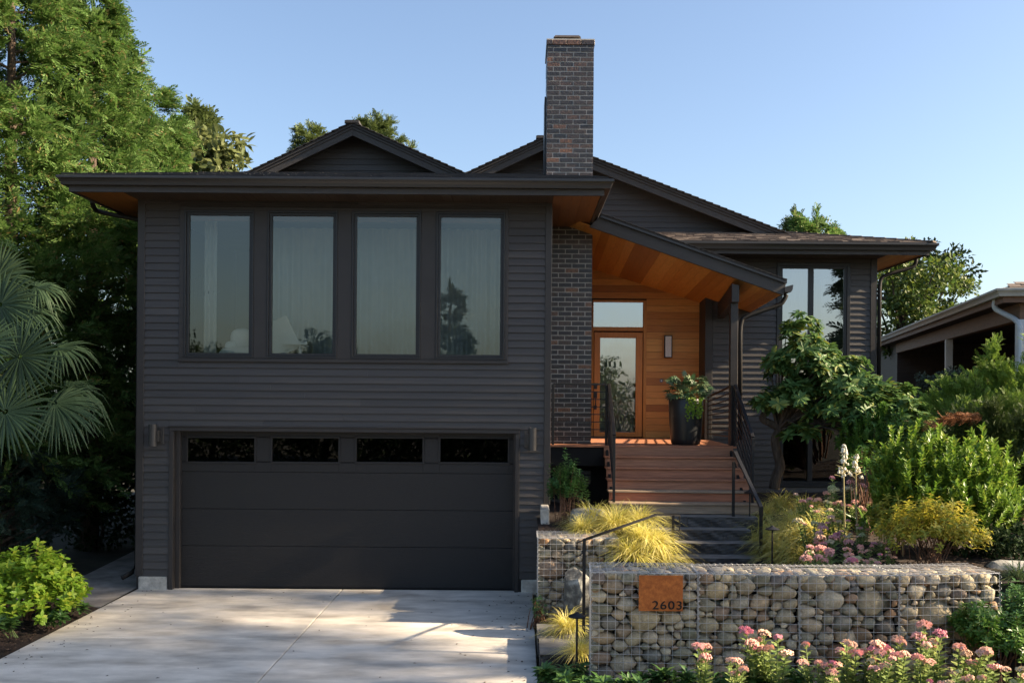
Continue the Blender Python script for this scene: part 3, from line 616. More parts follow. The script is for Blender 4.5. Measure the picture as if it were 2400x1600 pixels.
def zsof(x, y):
    zf_ = fd.z + (x - fd.x) / (fc.x - fd.x) * (fc.z - fd.z) + .03
    zb_ = sof_b(x); t = (y - PY) / (EYW - PY); return zf_ + (zb_ - zf_) * t
m = MB(); planks_y(m, sx0 - .35, sx1 - .0, PY + .052, EYW + .04, zsof, .138, .012); m.build("porch_soffit", CEDAR_Y, house)
m = MB(); pg = [(0, -.06), (.1, -.06), (.125, -.02), (.135, .055), (.12, .055), (.0, .02)]
m.prism([(fb.x - .03 + o, PY - .03, fc.z + .11 + z_) for o, z_ in pg], (0, 2.6, 0)); m.build("porch_gutter", GUTTER, house)
# beam and post
bf, bb = P(1681, 655, PY + .1), P(1641, 712, EYW - .05)
m = MB(); m.hex8([(bf.x - .0, bf.y, bf.z - .27), (bf.x + .12, bf.y, bf.z - .27), (bb.x + .12, bb.y, bb.z - .22), (bb.x, bb.y, bb.z - .22), (bf.x, bf.y, bf.z + .03), (bf.x + .12, bf.y, bf.z + .0), (bb.x + .12, bb.y, bb.z + .02), (bb.x, bb.y, bb.z + .04)])
m.build("porch_beam", TRIM, house, bevel=.004)
pxl, pxr = PX(1676, 850, 16.25), PX(1693, 850, 16.25)
m = MB(); m.box(pxl, pxr, 16.2, 16.2 + (pxr - pxl), zd, bf.z - .20); m.build("porch_post", TRIM, house, bevel=.006)
def spout(name, pts, r=.036, par=None, mat=None):
    o = MB(); sm = [Vector(p) for p in pts]; o.tube(sm, r, 10); return o.build(name, mat or SPOUT, par or house, smooth=True)
def curve(pts, n=5):
    pts = [Vector(p) for p in pts]; out = []
    for i in range(len(pts) - 1):
        a, b, c, d_ = pts[max(i - 1, 0)], pts[i], pts[i + 1], pts[min(i + 2, len(pts) - 1)]
        for k in range(n):
            t = k / n; out.append(.5 * ((2 * b) + (c - a) * t + (2 * a - 5 * b + 4 * c - d_) * t * t + (3 * b - a - 3 * c + d_) * t ** 3))
    out.append(pts[-1]); return out
spout("downspout", curve([P(1806, 676, 16.3), P(1800, 690, 16.3), P(1785, 702, 16.3), P(1715, 727, 16.3), P(1703, 740, 16.3), P(1700, 765, 16.3)], 6) + [P(1700, 1010, 16.3)])
spout("downspout", curve([P(212, 462, 15.0), P(216, 476, 15.2), P(235, 488, 15.4), (WL - .18, 15.2, PZ(290, 508, 15.2)), (WL - .06, 14.75, PZ(312, 525, 14.8)), (WL - .06, 14.7, 4.6)], 5) + [Vector((WL - .06, 14.7, .35)), Vector((WL - .10, 14.62, .22)), Vector((WL - .20, 14.5, .16))])
spout("downspout", curve([P(2104, 592, 18.3), P(2102, 606, 18.3), P(2088, 616, 18.3), P(2040, 630, 18.3), P(2024, 640, 18.3), P(2020, 660, 18.3)], 5) + [P(2018, 900, 18.3)])
# deck, its skirt and the painted shade below
dkx0, dkx1 = WR + .002, PX(1683, 1018, 16.0)
m = MB(); y = 16.0 - .03
while y < EYW - .02: m.box(dkx0, dkx1 + .06, y, min(y + .137, EYW), zd - .03, zd); y += .142
m.build("deck", IPE, house, bevel=.003)
m = MB(); m.box(dkx0, PX(1390, 1050, 16), 16.0, 16.04, zd - .33, zd - .032); m.box(dkx0, dkx1, 16.5, 16.55, .9, zd - .34); m.box(PX(1390, 1050, 16) + .001, dkx1, 16.02, 16.05, zd - .33, zd - .033); m.box(dkx0, dkx1, 17.6, 17.7, .9, zd - .05); m.box(dkx1 - .03, dkx1, 16.06, 18.3, .9, zd - .04); m.build("deck_skirt_and_shade", DARKVOID, house)  # black skirt boards; the sheets behind paint the shade under the deck
# wooden stairs
st = thing("wooden_steps", (2.5, 15.3, 1.1), "red brown hardwood front steps with six risers below the door", "steps")
NR = 6; rise = (zd - 1.125) / NR; zz = zd
for i in range(NR):
    y = 16.0 - .245 * i
    xa = PX(1387, 1018, 16.0); xb = PX(1683, 1018, 16.0) + .03 * i
    ztop = zd - rise * i
    m = MB(); m.box(xa, xb, y - .026, y - .001, ztop - rise + .001, ztop - .031); m.build("riser", IPEGREY if i == 5 else IPE, st, bevel=.003)
    if i > 0:
        m = MB(); m.box(xa - .012, xb + .012, y - .058, y + .218, ztop - .026, ztop); m.build("tread", IPEGREY if i > 3 else IPE, st, bevel=.003)
m = MB()
for xx in (PX(1387, 1018, 16.0) + .03, PX(1683, 1018, 16.0) - .05):
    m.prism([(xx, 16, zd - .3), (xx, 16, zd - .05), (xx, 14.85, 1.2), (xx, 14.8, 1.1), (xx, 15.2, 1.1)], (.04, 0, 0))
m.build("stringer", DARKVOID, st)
m = MB()
for k in range(150):
    x = random.choice([random.uniform(DL + .03, DL + .5), random.uniform(DR - .6, DR - .02), random.uniform(DL, DR)]); y = random.uniform(9.6, 14.4); a = random.uniform(0, 6.3); l = random.uniform(.010, .024); c, s_ = math.cos(a) * l, math.sin(a) * l
    m.add([(x - c, y - s_, .004), (x - s_ * .5, y + c * .5, .010), (x + c, y + s_, .005), (x + s_ * .5, y - c * .5, .008)], q=[(0, 1, 2, 3)])
tag(m.build("leaf_litter", CHIP), "small dry leaves blown over the driveway", None, None, 'stuff')
# ------------------------------------------------------------------ wall lamps, bell, planter, furniture
def wall_lamp(dx, dyt, dyb, side, label):
    c = P(dx, (dyt + dyb) / 2, Y0 - .13); zt, zb = PZ(dx, dyt, Y0 - .13), PZ(dx, dyb, Y0 - .13)
    t = thing("wall_lamp", (c.x, Y0 - .02, c.z), label, "wall lamp", "cylinder lamps beside the garage door")
    m = MB(); r = .058; m.lathe([(r - .012, zb - c.z + .03), (r - .006, zb - c.z), (r, zb - c.z), (r, zt - c.z), (r - .006, zt - c.z), (r - .012, zt - c.z - .03)], (c.x, Y0 - .13, c.z), 28, True); m.build("lamp_body", DARKMETAL, t, smooth=False)
    m = MB(); m.box(c.x + side * .06 - .06, c.x + side * .06 + .06, Y0 - .03, Y0 - .018, c.z - .13, c.z + .12); m.box(c.x + side * .05 - .03, c.x + side * .05 + .03, Y0 - .13, Y0 - .03, c.z - .09, c.z + .07); m.build("wall_bracket", DARKMETAL, t, bevel=.003)
wall_lamp(351, 974, 1024, 1, "dark metal cylinder lamp on the siding left of the garage door")
wall_lamp(1223, 982, 1034, -1, "dark metal cylinder lamp between garage door and front steps")
t = thing("entry_lamp", (PX(1532, 796, EYW), EYW - .02, PZ(1532, 796, EYW)), "slim frosted glass lamp with wooden back on cedar wall", "wall lamp")
m = MB(); a, b, c, d = PX(1521, 796, EYW), PX(1544, 796, EYW), PZ(1532, 824, EYW), PZ(1532, 769, EYW); m.box(a, b, EYW - .03, EYW - .016, c, d); m.build("back_plate", CEDAR_FRAME, t, bevel=.003)
m = MB(); m.box(a + .035, b - .02, EYW - .095, EYW - .031, c + .025, d - .02); m.build("lamp_shade", LAMPGLASS, t, bevel=.004)
m = MB(); ring(m, a + .030, b - .015, c + .02, d - .015, .014, EYW - .1, EYW - .031); m.build("lamp_frame", BLACKIRON, t)
bp = P(1519, 874, EYW - .02); t = thing("door_bell", tuple(bp), "small round metal doorbell on the cedar wall", "doorbell")
m = MB(); n = 24
for r0, y0, y1 in ((.034, -.006, -.0), ):
    V = [(bp.x + r0 * math.cos(2 * math.pi * k / n), EYW - .028, bp.z + r0 * math.sin(2 * math.pi * k / n)) for k in range(n)]; m.prism(V, (0, .012, 0))
m.build("bell_plate", M("brushed_metal", (.16, .14, .13), .35, None, 9, .1, metal=.8), t)
m = MB(); m.prism([(bp.x + .012 * math.cos(2 * math.pi * k / n), EYW - .036, bp.z + .012 * math.sin(2 * math.pi * k / n)) for k in range(n)], (0, .008, 0)); m.build("button", M("bell_button", (.6, .6, .58), .4), t)
# interior furniture glimpsed behind the panes
def curtain(x0, x1, y, z0, z1, label, amp=.035, wl=.12, mat=None):
    m = MB(); n = max(8, int((x1 - x0) / .012)); V = []
    for i in range(n + 1):
        x = x0 + (x1 - x0) * i / n; yy = y + amp * math.sin(2 * math.pi * x / wl + 1.3 * math.sin(x * 3.1)) + .4 * amp * math.sin(x * 23)
        V += [(x, yy, z0), (x, yy + .01, z1)]
    m.add(V, q=[(2 * i, 2 * i + 2, 2 * i + 3, 2 * i + 1) for i in range(n)]); o = m.build("curtain", mat or CURTAIN, None, smooth=True)
    return tag(o, label, "curtain", "curtains behind the windows")
zt = 5.45
curtain(PX(466, 700, 15.0), PX(497, 700, 15.0), 15.0, zf + .02, zt, "white curtain bunched in the first window above the garage", .05, .07)
curtain(PX(600, 700, 15.6), PX(800, 700, 15.6), 15.6, zf + .02, zt, "sheer curtain behind the second window above the garage", .03, .16)
curtain(PX(800, 700, 15.6), PX(985, 700, 15.6), 15.6, zf + .02, zt, "sheer curtain behind the third window above the garage", .03, .18)
curtain(PX(985, 700, 15.6), PX(1175, 700, 15.6), 15.6, zf + .02, zt, "sheer curtain behind the fourth window nearest the entry", .035, .14)
curtain(PX(1360, 850, 19.3), PX(1470, 850, 19.3), 19.3, zd, zd + 2.2, "white sheer curtain behind the front door glass", .02, .11)
curtain(PX(1792, 700, 18.6), PX(1866, 700, 18.6), 18.6, 2.5, RZS - .1, "pale curtain behind the right wing window", .04, .13)
sf = thing("sofa", (PX(560, 800, 15.2), 15.2, zf), "pale sofa with rounded cushions behind the first upper window", "sofa")
def blob(mb, c, r, p=2.6, k=16):
    V = []; rows = 9
    for i in range(rows + 1):
        th = math.pi * i / rows
        for j in range(k):
            ph = 2 * math.pi * j / k; f = lambda v: math.copysign(abs(v) ** (2 / p), v)
            V.append((c[0] + r[0] * f(math.sin(th)) * f(math.cos(ph)), c[1] + r[1] * f(math.sin(th)) * f(math.sin(ph)), c[2] + r[2] * f(math.cos(th))))
    mb.add(V, q=[(i * k + j, i * k + (j + 1) % k, (i + 1) * k + (j + 1) % k, (i + 1) * k + j) for i in range(rows) for j in range(k)])
sx = PX(565, 800, 15.1); zs_ = PZ(550, 795, 15.1)
m = MB(); blob(m, (sx + .02, 15.15, (zf + zs_) / 2), (.42, .3, (zs_ - zf) / 2), 5); m.build("seat", WHITE, sf, smooth=True)
m = MB(); blob(m, (PX(555, 775, 15.1), 15.12, PZ(555, 778, 15.1)), (.17, .12, .16)); m.build("cushion", WHITE, sf, smooth=True)
m = MB(); blob(m, (PX(535, 790, 15.1), 15.05, PZ(535, 797, 15.1)), (.10, .1, .09)); m.build("cushion", WHITE, sf, smooth=True)
ch = thing("armchair", (PX(640, 800, 15.2), 15.2, zf), "light armchair with slanted back behind the second upper window", "armchair")
m = MB(); m.beam(P(624, 740, 15.2), P(658, 812, 15.2), .5, .06, (0, 1, 0)); m.build("backrest", WHITE, ch)
m = MB(); m.box(PX(655, 790, 15.2), PX(712, 790, 15.2), 15.0, 15.4, PZ(680, 792, 15.2), PZ(680, 784, 15.2)); m.box(PX(690, 790, 15.2), PX(696, 790, 15.2), 15.1, 15.15, zf, PZ(680, 792, 15.2)); m.build("armrest", WHITE, ch)
fl = thing("floor_lamp", (PX(452, 800, 15.15), 15.15, zf), "floor lamp with cone shade behind the first upper window", "lamp")
m = MB(); m.tube([(PX(447, 800, 15.15), 15.15, zf), P(449, 640, 15.15), P(462, 632, 15.15)], .012); m.build("pole", BLACKIRON, fl)
m = MB(); a, b = P(472, 636, 15.15), P(486, 676, 15.15); dv = (b - a); m.tube([a, b], [.04, .135], 18); m.build("lamp_shade", M("lamp_shade_grey", (.10, .11, .12), .6), fl, smooth=True)
# ------------------------------------------------------------------ foliage tools
def unit(v): return v / np.maximum(np.linalg.norm(v, axis=-1, keepdims=True), 1e-9)
OVAL = (np.array([(0, 0, 0), (-.17, .3, .05), (0, .3, 0), (.17, .3, .05), (-.19, .62, .02), (0, .65, -.03), (.19, .62, .02), (0, 1, -.10)], np.float32),
        [(2, 1, 4, 5), (3, 2, 5, 6)], [(0, 1, 2), (0, 2, 3), (4, 7, 5), (5, 7, 6)])
DIA = (np.array([(0, 0, 0), (.22, .45, .06), (0, 1, 0), (-.22, .5, .06)], np.float32), [(0, 1, 2, 3)], [])
NEED = (np.array([(0, 0, 0), (.075, .5, .02), (0, 1, 0), (-.075, .5, .02)], np.float32), [(0, 1, 2, 3)], [])
def place(mb, tpl, pos, dirs, ups, L_, W_=1.0):
    tv, tq, tt = tpl; pos = np.asarray(pos, np.float32); d = unit(np.asarray(dirs, np.float32)); u = np.asarray(ups, np.float32)
    x = unit(np.cross(d, u)); z = np.cross(x, d); n = len(pos); L_ = np.broadcast_to(np.asarray(L_, np.float32), (n,))[:, None, None]; W_ = np.broadcast_to(np.asarray(W_, np.float32), (n,))[:, None, None]
    V = pos[:, None, :] + L_ * (tv[None, :, 0:1] * W_ * x[:, None, :] + tv[None, :, 1:2] * d[:, None, :] + tv[None, :, 2:3] * z[:, None, :])
    k = len(tv); off = (np.arange(n) * k)[:, None, None]
    q = (np.array(tq)[None] + off).reshape(-1, 4) if len(tq) else None; t = (np.array(tt)[None] + off).reshape(-1, 3) if len(tt) else None
    mb.add(V.reshape(-1, 3), q=q, t=t)
def rnd(n, s=1.0): return RNG.normal(size=(n, 3)) * s
def spray_tpl(n=13, droop=.25, sl=.30, w=.085, seed=0):
    """flat feathery conifer spray: separate slivers left and right of a curved axis"""
    r = np.random.default_rng(seed); V = []; Q = []
    for i in range(n):
        t = .04 + .92 * i / (n - 1); s = -1 if i % 2 else 1; b = np.array([0, t, -droop * t * t])
        if i == n - 1: d = np.array([0, 1, -.3]); l = .22
        else: d = np.array([s * r.uniform(.55, 1), r.uniform(.7, 1.1), r.uniform(-.25, .25)]); l = sl * (1.15 - .75 * abs(t - .35)) * r.uniform(.8, 1.2)
        d = d / np.linalg.norm(d); pz = np.array([r.uniform(-.3, .3), r.uniform(-.3, .3), 1]); sd = np.cross(d, pz); sd /= np.linalg.norm(sd)
        k = len(V); V += [b, b + d * l * .45 + sd * w * .5, b + d * l + np.array([0, 0, -.05 * l]), b + d * l * .5 - sd * w * .5]; Q.append((k, k + 1, k + 2, k + 3))
    return (np.array(V, np.float32), Q, [])
SPRAYS = [spray_tpl(11, .3, .36, .125, 1), spray_tpl(13, .15, .34, .115, 2), spray_tpl(11, .5, .38, .13, 3)]
def cypress(name, base, H, Rm, nbr, npl, mat, label, group, z0=.06, sl=(.2, .34), seed=1, rise=.55, shape=.85, cat="tree", per=9, pl=(.45, .9), droop=.35, low=.9):
    """trunk > rising branches > plumes > feathery sprays, so that the crown stays clumped with dark gaps"""
    r = np.random.default_rng(seed); t = thing(name, base, label, cat, group); bx, by, bz = base; B = np.array([bx, by, bz])
    hb = z0 + (.97 - z0) * (np.arange(nbr) + r.random(nbr)) / nbr; az = r.uniform(0, 2 * np.pi, nbr)
    Rb = Rm * np.minimum(low, ((1 - hb) ** shape) * 1.1 + .03) * r.uniform(.7, 1.15, nbr)
    out = np.stack([np.cos(az), np.sin(az), np.zeros(nbr)], 1)
    n = nbr * npl; i = np.repeat(np.arange(nbr), npl); s = .25 + .75 * r.random(n) ** .7; s[::npl] = 1.0
    p0 = B + np.stack([np.zeros(n), np.zeros(n), hb[i] * H], 1) + out[i] * (Rb[i] * s)[:, None]; p0[:, 2] += Rb[i] * rise * s ** 1.5
    side = np.stack([-out[i][:, 1], out[i][:, 0], np.zeros(n)], 1) * r.uniform(-1, 1, n)[:, None]
    d = unit(out[i] * .8 + side * .7 + np.array([0, 0, 1]) * (r.uniform(.1, 1.0, n) * rise * 1.7)[:, None] + r.normal(size=(n, 3)) * .15)
    pl_l = r.uniform(*pl, n) * np.minimum(1, .35 + Rb[i] / Rm)
    k = np.tile(np.arange(per), n); j = np.repeat(np.arange(n), per); f = (k + r.random(len(k))) / per
    pos = p0[j] + d[j] * (pl_l[j] * f)[:, None]; pos[:, 2] -= droop * pl_l[j] * f ** 2.2; pos += r.normal(size=pos.shape) * (.05 * (1.1 - f))[:, None]
    dd = d[j] + unit(r.normal(size=pos.shape)) * .55; dd[:, 2] -= droop * .9 * f; up = np.array([0, 0, 1.]) + r.normal(size=pos.shape) * .5
    L_ = r.uniform(*sl, len(k)) * (1.15 - .45 * f); m = MB(); kk = r.integers(0, 3, len(k))
    for q in range(3): w_ = kk == q; place(m, SPRAYS[q], pos[w_], dd[w_], up[w_], L_[w_])
    nl = 30; zz_ = np.linspace(.9, 1.0, nl) * H; place(m, SPRAYS[1], np.stack([bx + r.normal(size=nl) * .03, by + r.normal(size=nl) * .03, bz + zz_], 1), np.stack([r.normal(size=nl) * .3, r.normal(size=nl) * .3, np.ones(nl)], 1), r.normal(size=(nl, 3)), sl[0])
    m.build("crown", mat, t)
    tm = MB(); tm.tube([(bx, by, bz - .1), (bx + .03, by, bz + H * .3), (bx, by, bz + H * .7), (bx, by, bz + H * .97)], [.017 * H, .013 * H, .007 * H, .002 * H], 8)
    for q in range(0, nbr, max(1, nbr // 60)):
        a = Vector((bx, by, bz + hb[q] * H)); o_ = Vector(out[q]); tm.tube([a, a + o_ * Rb[q] * .5 + Vector((0, 0, Rb[q] * rise * .35)), a + o_ * Rb[q] * .98 + Vector((0, 0, Rb[q] * rise * .98))], [.03, .018, .006], 5, False)
    tm.build("trunk", BARK, t, smooth=True); return t
def broadleaf(name, base, crown_c, rad, ncl, nlf, ls, mat, label, group=None, trunk_r=.16, seed=1, cat="tree", tpl=None, cl=.28, nbr=9):
    r = np.random.default_rng(seed); t = thing(name, base, label, cat, group); m = MB()
    v = unit(r.normal(size=(ncl, 3))) * (r.random((ncl, 1)) ** .42); cc = np.array(crown_c) + v * np.array(rad)
    cr = np.array(rad).mean() * cl * r.uniform(.6, 1.3, ncl); ii = r.integers(0, ncl, ncl * nlf)
    o = unit(r.normal(size=(len(ii), 3))) * (r.random((len(ii), 1)) ** .5); pos = cc[ii] + o * cr[ii][:, None] * np.array([1.1, 1.1, .75])
    d = o + r.normal(size=o.shape) * .6 + np.array([0, 0, -.25]); up = np.array([0, 0, 1.]) + r.normal(size=o.shape) * .6
    place(m, tpl or DIA, pos, d, up, ls * r.uniform(.7, 1.3, len(ii)), 1.35); m.build("crown", mat, t)
    tm = MB(); b = Vector(base); c = Vector(crown_c); tm.tube(curve([b - Vector((0, 0, .1)), b.lerp(c, .4) + Vector((.1, 0, 0)), c], 4), list(np.linspace(trunk_r, trunk_r * .35, 9)), 8)
    for j in range(nbr):
        e = Vector(cc[r.integers(0, ncl)]); s0 = b.lerp(c, r.uniform(.45, .95)); tm.tube([s0, s0.lerp(e, .5) + Vector((0, 0, .1)), e], [trunk_r * .35, trunk_r * .2, .01], 5, False)
    tm.build("trunk", BARK, t, smooth=True); return t
def whorl_shoots(m, tips, axes, nl, ls, el=(0.1, .5), tpl=OVAL, w=1.0, layers=1, r=RNG, gap=.02):
    n = len(tips)
    for ly in range(layers):
        for k in range(nl):
            ax = unit(axes); ref = np.where(np.abs(ax[:, 2:3]) > .9, np.array([[1., 0, 0]]), np.array([[0, 0, 1.]])); a = unit(np.cross(ax, ref)); b = np.cross(ax, a)
            ph = 2 * np.pi * (k + .5 * ly) / nl + r.uniform(-.3, .3, n) + ly; rad = a * np.cos(ph)[:, None] + b * np.sin(ph)[:, None]
            e = r.uniform(*el, n)[:, None]; d = rad * np.cos(e) + ax * np.sin(e); d[:, 2] -= .12 * r.random(n)
            place(m, tpl, np.asarray(tips) - ax * gap * ly, d, ax * np.cos(e) - rad * np.sin(e), ls * r.uniform(.75, 1.2, n), w)
def shoots_in(c, rad, n, r, shell=.55, upb=.5, zmin=None):
    v = unit(r.normal(size=(n, 3))); v[:, 2] = np.abs(v[:, 2]) * 1.0 - .35 * (r.random(n) < .45) * r.random(n)
    v = unit(v); q = shell + (1 - shell) * r.random((n, 1)) ** .6; p = np.array(c) + v * q * np.array(rad)
    lump = 1 + .14 * np.sin(p[:, 0] * 7 + p[:, 1] * 5)[:, None] * v; p = np.array(c) + (p - np.array(c)) * (1 + .10 * np.sin(p * 6.1).sum(1, keepdims=True) / 2)
    ax = unit(v * (1 - upb) + np.array([0, 0, 1.]) * upb + r.normal(size=(n, 3)) * .25); return p, ax
def stems_mesh(base, tips, n, r, rad=.012, spread=.1):
    sm = MB(); b = Vector(base)
    for j in range(n):
        e = Vector(tips[r.integers(0, len(tips))]); s0 = b + Vector((r.normal() * spread, r.normal() * spread, 0)); mid = s0.lerp(e, .5); mid.z += .12 * abs(e.z - s0.z)
        sm.tube([s0, mid, e], [rad, rad * .7, rad * .3], 5, False)
    return sm
# ------------------------------------------------------------------ gabion baskets
def stone_mesh(out2, depth, r, bump=.05):
    """river stone from a packed outline (k points x,z), rounded towards the front and the back"""
    k = len(out2); V = []; rows = [(0.0, -1.0)] + [(math.sin(a), -math.cos(a)) for a in (R(28), R(55), R(85), R(120), R(152))] + [(0.0, 1.0)]
    ph = r.uniform(0, 6, 3); n0 = r.normal(size=2) * .25
    for i, (s, c) in enumerate(rows):
        if i in (0, len(rows) - 1): V.append((0, c * depth, 0)); continue
        q = s ** .6
        for j in range(k):
            x, z = out2[j]; rr = q * (1 + bump * math.sin(3 * j * 2 * math.pi / k + ph[0] + i) * .6)
            V.append((x * rr, c * depth * (1 + .12 * math.sin(j * 6.283 / k * 2 + ph[1])) + (x * n0[0] + z * n0[1]) * s, z * rr))
    T = [(0, 1 + (j + 1) % k, 1 + j) for j in range(k)]; Q = []
    nr = len(rows) - 2
    for i in range(nr - 1):
        for j in range(k): Q.append((1 + i * k + j, 1 + i * k + (j + 1) % k, 1 + (i + 1) * k + (j + 1) % k, 1 + (i + 1) * k + j))
    e = 1 + nr * k
    T += [(e, 1 + (nr - 1) * k + j, 1 + (nr - 1) * k + (j + 1) % k) for j in range(k)]
    return V, Q, T
def pack(w, h, seed, big=.125, ani=1.32, small=.022):
    r = np.random.default_rng(seed); W = w / ani; pts = []
    lvl = [big, .088, .072, .058, .047, .037, .029, small]; cnt = [1, 3, 11, 26, 40, 40, 30, 20]
    for rr, nmax in zip(lvl, cnt):
        got = 0
        for _ in range(900):
            if got >= nmax: break
            q = rr * r.uniform(.88, 1.1); x, z = r.uniform(q * .75, W - q * .75), r.uniform(q * .75, h - q * .75)
            if all((x - a) ** 2 + (z - b) ** 2 > ((q + c) * .93) ** 2 for a, b, c in pts): pts.append((x, z, q)); got += 1
    res = []
    K = 18
    for i, (x, z, q) in enumerate(pts):
        rad = []
        for j in range(K):
            c, s = math.cos(j * 6.28318 / K), math.sin(j * 6.28318 / K); m_ = q * 2.1
            if c > 1e-6: m_ = min(m_, (W - x) / c)
            if c < -1e-6: m_ = min(m_, -x / c)
            if s > 1e-6: m_ = min(m_, (h - z) / s)
            if s < -1e-6: m_ = min(m_, -z / s)
            for l, (a, b, p) in enumerate(pts):
                if l == i: continue
                dx, dz = a - x, b - z; D = math.hypot(dx, dz)
                if D > 3.4 * (q + p): continue
                pr = (c * dx + s * dz) / D
                if pr > .05: m_ = min(m_, D * q / (q + p) / pr)
            rad.append(m_ * .995)
        rad = np.array(rad)
        for _ in range(2): rad = np.minimum(rad, .25 * np.roll(rad, 1) + .5 * rad + .25 * np.roll(rad, -1) + .006)
        for _ in range(r.integers(1, 4)):
            ph = r.uniform(0, 6.283); hgt = rad.mean() * r.uniform(.80, .98); cs = np.cos(np.arange(K) * 6.28318 / K - ph); rad = np.where(cs > .3, np.minimum(rad, hgt / np.maximum(cs, .3)), rad)
        for _ in range(1): rad = (.13) * np.roll(rad, 1) + .74 * rad + .13 * np.roll(rad, -1)
        res.append((x * ani, z, [(rad[j] * math.cos(j * 6.28318 / K) * ani, rad[j] * math.sin(j * 6.28318 / K)) for j in range(K)], float(rad.mean())))
    return res
def gabion(loc, ang, w, h, d, seed, label, left_open=False, mesh_sp=.0765, back=False):
    t = thing("gabion_basket", loc, label, "gabion wall", "stone filled wire baskets", ang)
    Mx = Matrix.Translation(loc) @ Matrix.Rotation(ang, 4, 'Z'); r = np.random.default_rng(seed)
    def fin(mb, name, mat, smooth=False):
        o = bpy.data.objects.new(name, mb.mesh(name, mat, smooth)); C.objects.link(o); o.parent = t; return o
    st = pack(w - .004, h - .02, seed); fill = MB()
    st.sort(key=lambda s: -s[3])
    for i, (x, z, o2, rr) in enumerate(st):
        dep = min(rr * r.uniform(.7, .95), .09); V, Q, T = stone_mesh(o2, dep, r)
        if i < 96:
            m = MB(); m.add(V, q=Q, t=T); o = fin(m, "stone", STONE, True); o.location = (x + .002, dep + .010 + r.uniform(0, .012), z + .01)
        else: fill.add(np.array(V) + np.array([x + .002, dep + .015, z + .01]), q=Q, t=T)
    for x, z, o2, rr in pack(w - .01, h - .04, seed + 200):
        dep = min(rr * .8, .08); V, Q, T = stone_mesh(o2, dep, r); fill.add(np.array(V) + np.array([x + .005, .085 + dep, z + .01]), q=Q, t=T)
    # stones of the top layer and of an end that shows
    for x, z, o2, rr in pack(w - .03, d - .06, seed + 50, .1, 1.15):
        dep = min(rr * .8, .07); V, Q, T = stone_mesh(o2, dep, r); V = np.array(V); V = np.stack([V[:, 0] + x + .015, V[:, 2] + z + .04, h - dep - .012 - r.uniform(0, .015) - V[:, 1]], 1); fill.add(V, q=Q, t=T)
    if left_open:
        for x, z, o2, rr in pack(d - .06, h - .03, seed + 90, .1, 1.2):
            dep = min(rr * .8, .07); V, Q, T = stone_mesh(o2, dep, r); V = np.array(V); V = np.stack([V[:, 1] + dep + .012, V[:, 0] + x + .04, V[:, 2] + z + .015], 1); fill.add(V, q=Q, t=T)
    s = fin(fill, "stone_fill", STONE_I, True); s['kind'] = 'stuff'
    m = MB(); m.box(.05, w - .01, .17, d - .04, .02, h - .10); fin(m, "gap_shade_core", DARKVOID)  # near-black box paints the shade deep between the stones
    wm = MB(); wr = .0023
    nx, nz, ny = max(2, round(w / mesh_sp)), max(2, round(h / mesh_sp)), max(2, round(d / mesh_sp))
    def wire(p, q, rr=wr):
        n = 4; wob = [Vector(p).lerp(Vector(q), k / n) + Vector((r.normal() * .0016, r.normal() * .0016, r.normal() * .0016)) for k in range(n + 1)]
        wm.tube(wob, rr, 4, False)
    for i in range(nx + 1): x = w * i / nx; rr = wr * (1.35 if i in (0, nx) else 1); wire((x, 0, 0), (x, 0, h), rr); wire((x, 0, h), (x, d, h)); (wire((x, d, 0), (x, d, h)) if back else None)
    for k in range(nz + 1): z = h * k / nz; wire((0, -.004, z), (w, -.004, z), wr * (1.3 if k == nz else 1))
    for k in range(ny + 1): y = d * k / ny; wire((0, y, h + .004), (w, y, h + .004))
    if left_open:
        for k in range(nz + 1): z = h * k / nz; wire((0, 0, z), (0, d, z))
        for k in range(1, ny + 1): y = d * k / ny; wire((0, y, 0), (0, y, h))
    fin(wm, "wire_mesh", WIRE)
    hm = MB()
    def helix(p, q, rr=.015, turns=None):
        p, q = Vector(p), Vector(q); dv = q - p; n = int(dv.length / .0065); ax = dv.normalized(); a = ax.orthogonal().normalized(); b = ax.cross(a); tt = turns or dv.length / .055
        hm.tube([p + dv * (k / n) + (a * math.cos(k / n * tt * 6.283) + b * math.sin(k / n * tt * 6.283)) * rr for k in range(n + 1)], .0014, 3, False)
    helix((0, -.004, 0), (0, -.004, h)); helix((0, 0, h), (w, 0, h), .013); helix((0, d, h), (w, d, h), .015); helix((0, 0, h), (0, d, h), .012)
    if back is not None: helix((w, -.004, 0), (w, -.004, h))
    fin(hm, "spiral_wire", WIRE)
    return t
GT = 1.222
xb = [PX(1357, 1308, 9.3), PX(1604, 1308, 9.26), PX(1837, 1308, 9.23), PX(2066, 1308, 9.27), PX(2297, 1308, 9.40)]; yb = [9.3, 9.26, 9.23, 9.27, 9.40]
lbls = ["gabion basket of river stones carrying the rusty number plate, first from the driveway", "gabion basket with one very large pale boulder-like stone, beside the plate basket", "gabion basket of river stones between the large-stone basket and the end basket", "end gabion basket of river stones furthest from the driveway"]
for i in range(4):
    dx, dy = xb[i + 1] - xb[i], yb[i + 1] - yb[i]
    gabion((xb[i] + .004, yb[i], .16), math.atan2(dy, dx), math.hypot(dx, dy) - .008, GT - .16, .52, 11 + i, lbls[i], i == 0)
gabion((PX(1236, 1230, 12.4), 12.4, .02), 0, 1.0, 1.09 - .02, .6, 31, "smaller gabion basket standing against the house corner by the driveway", True)
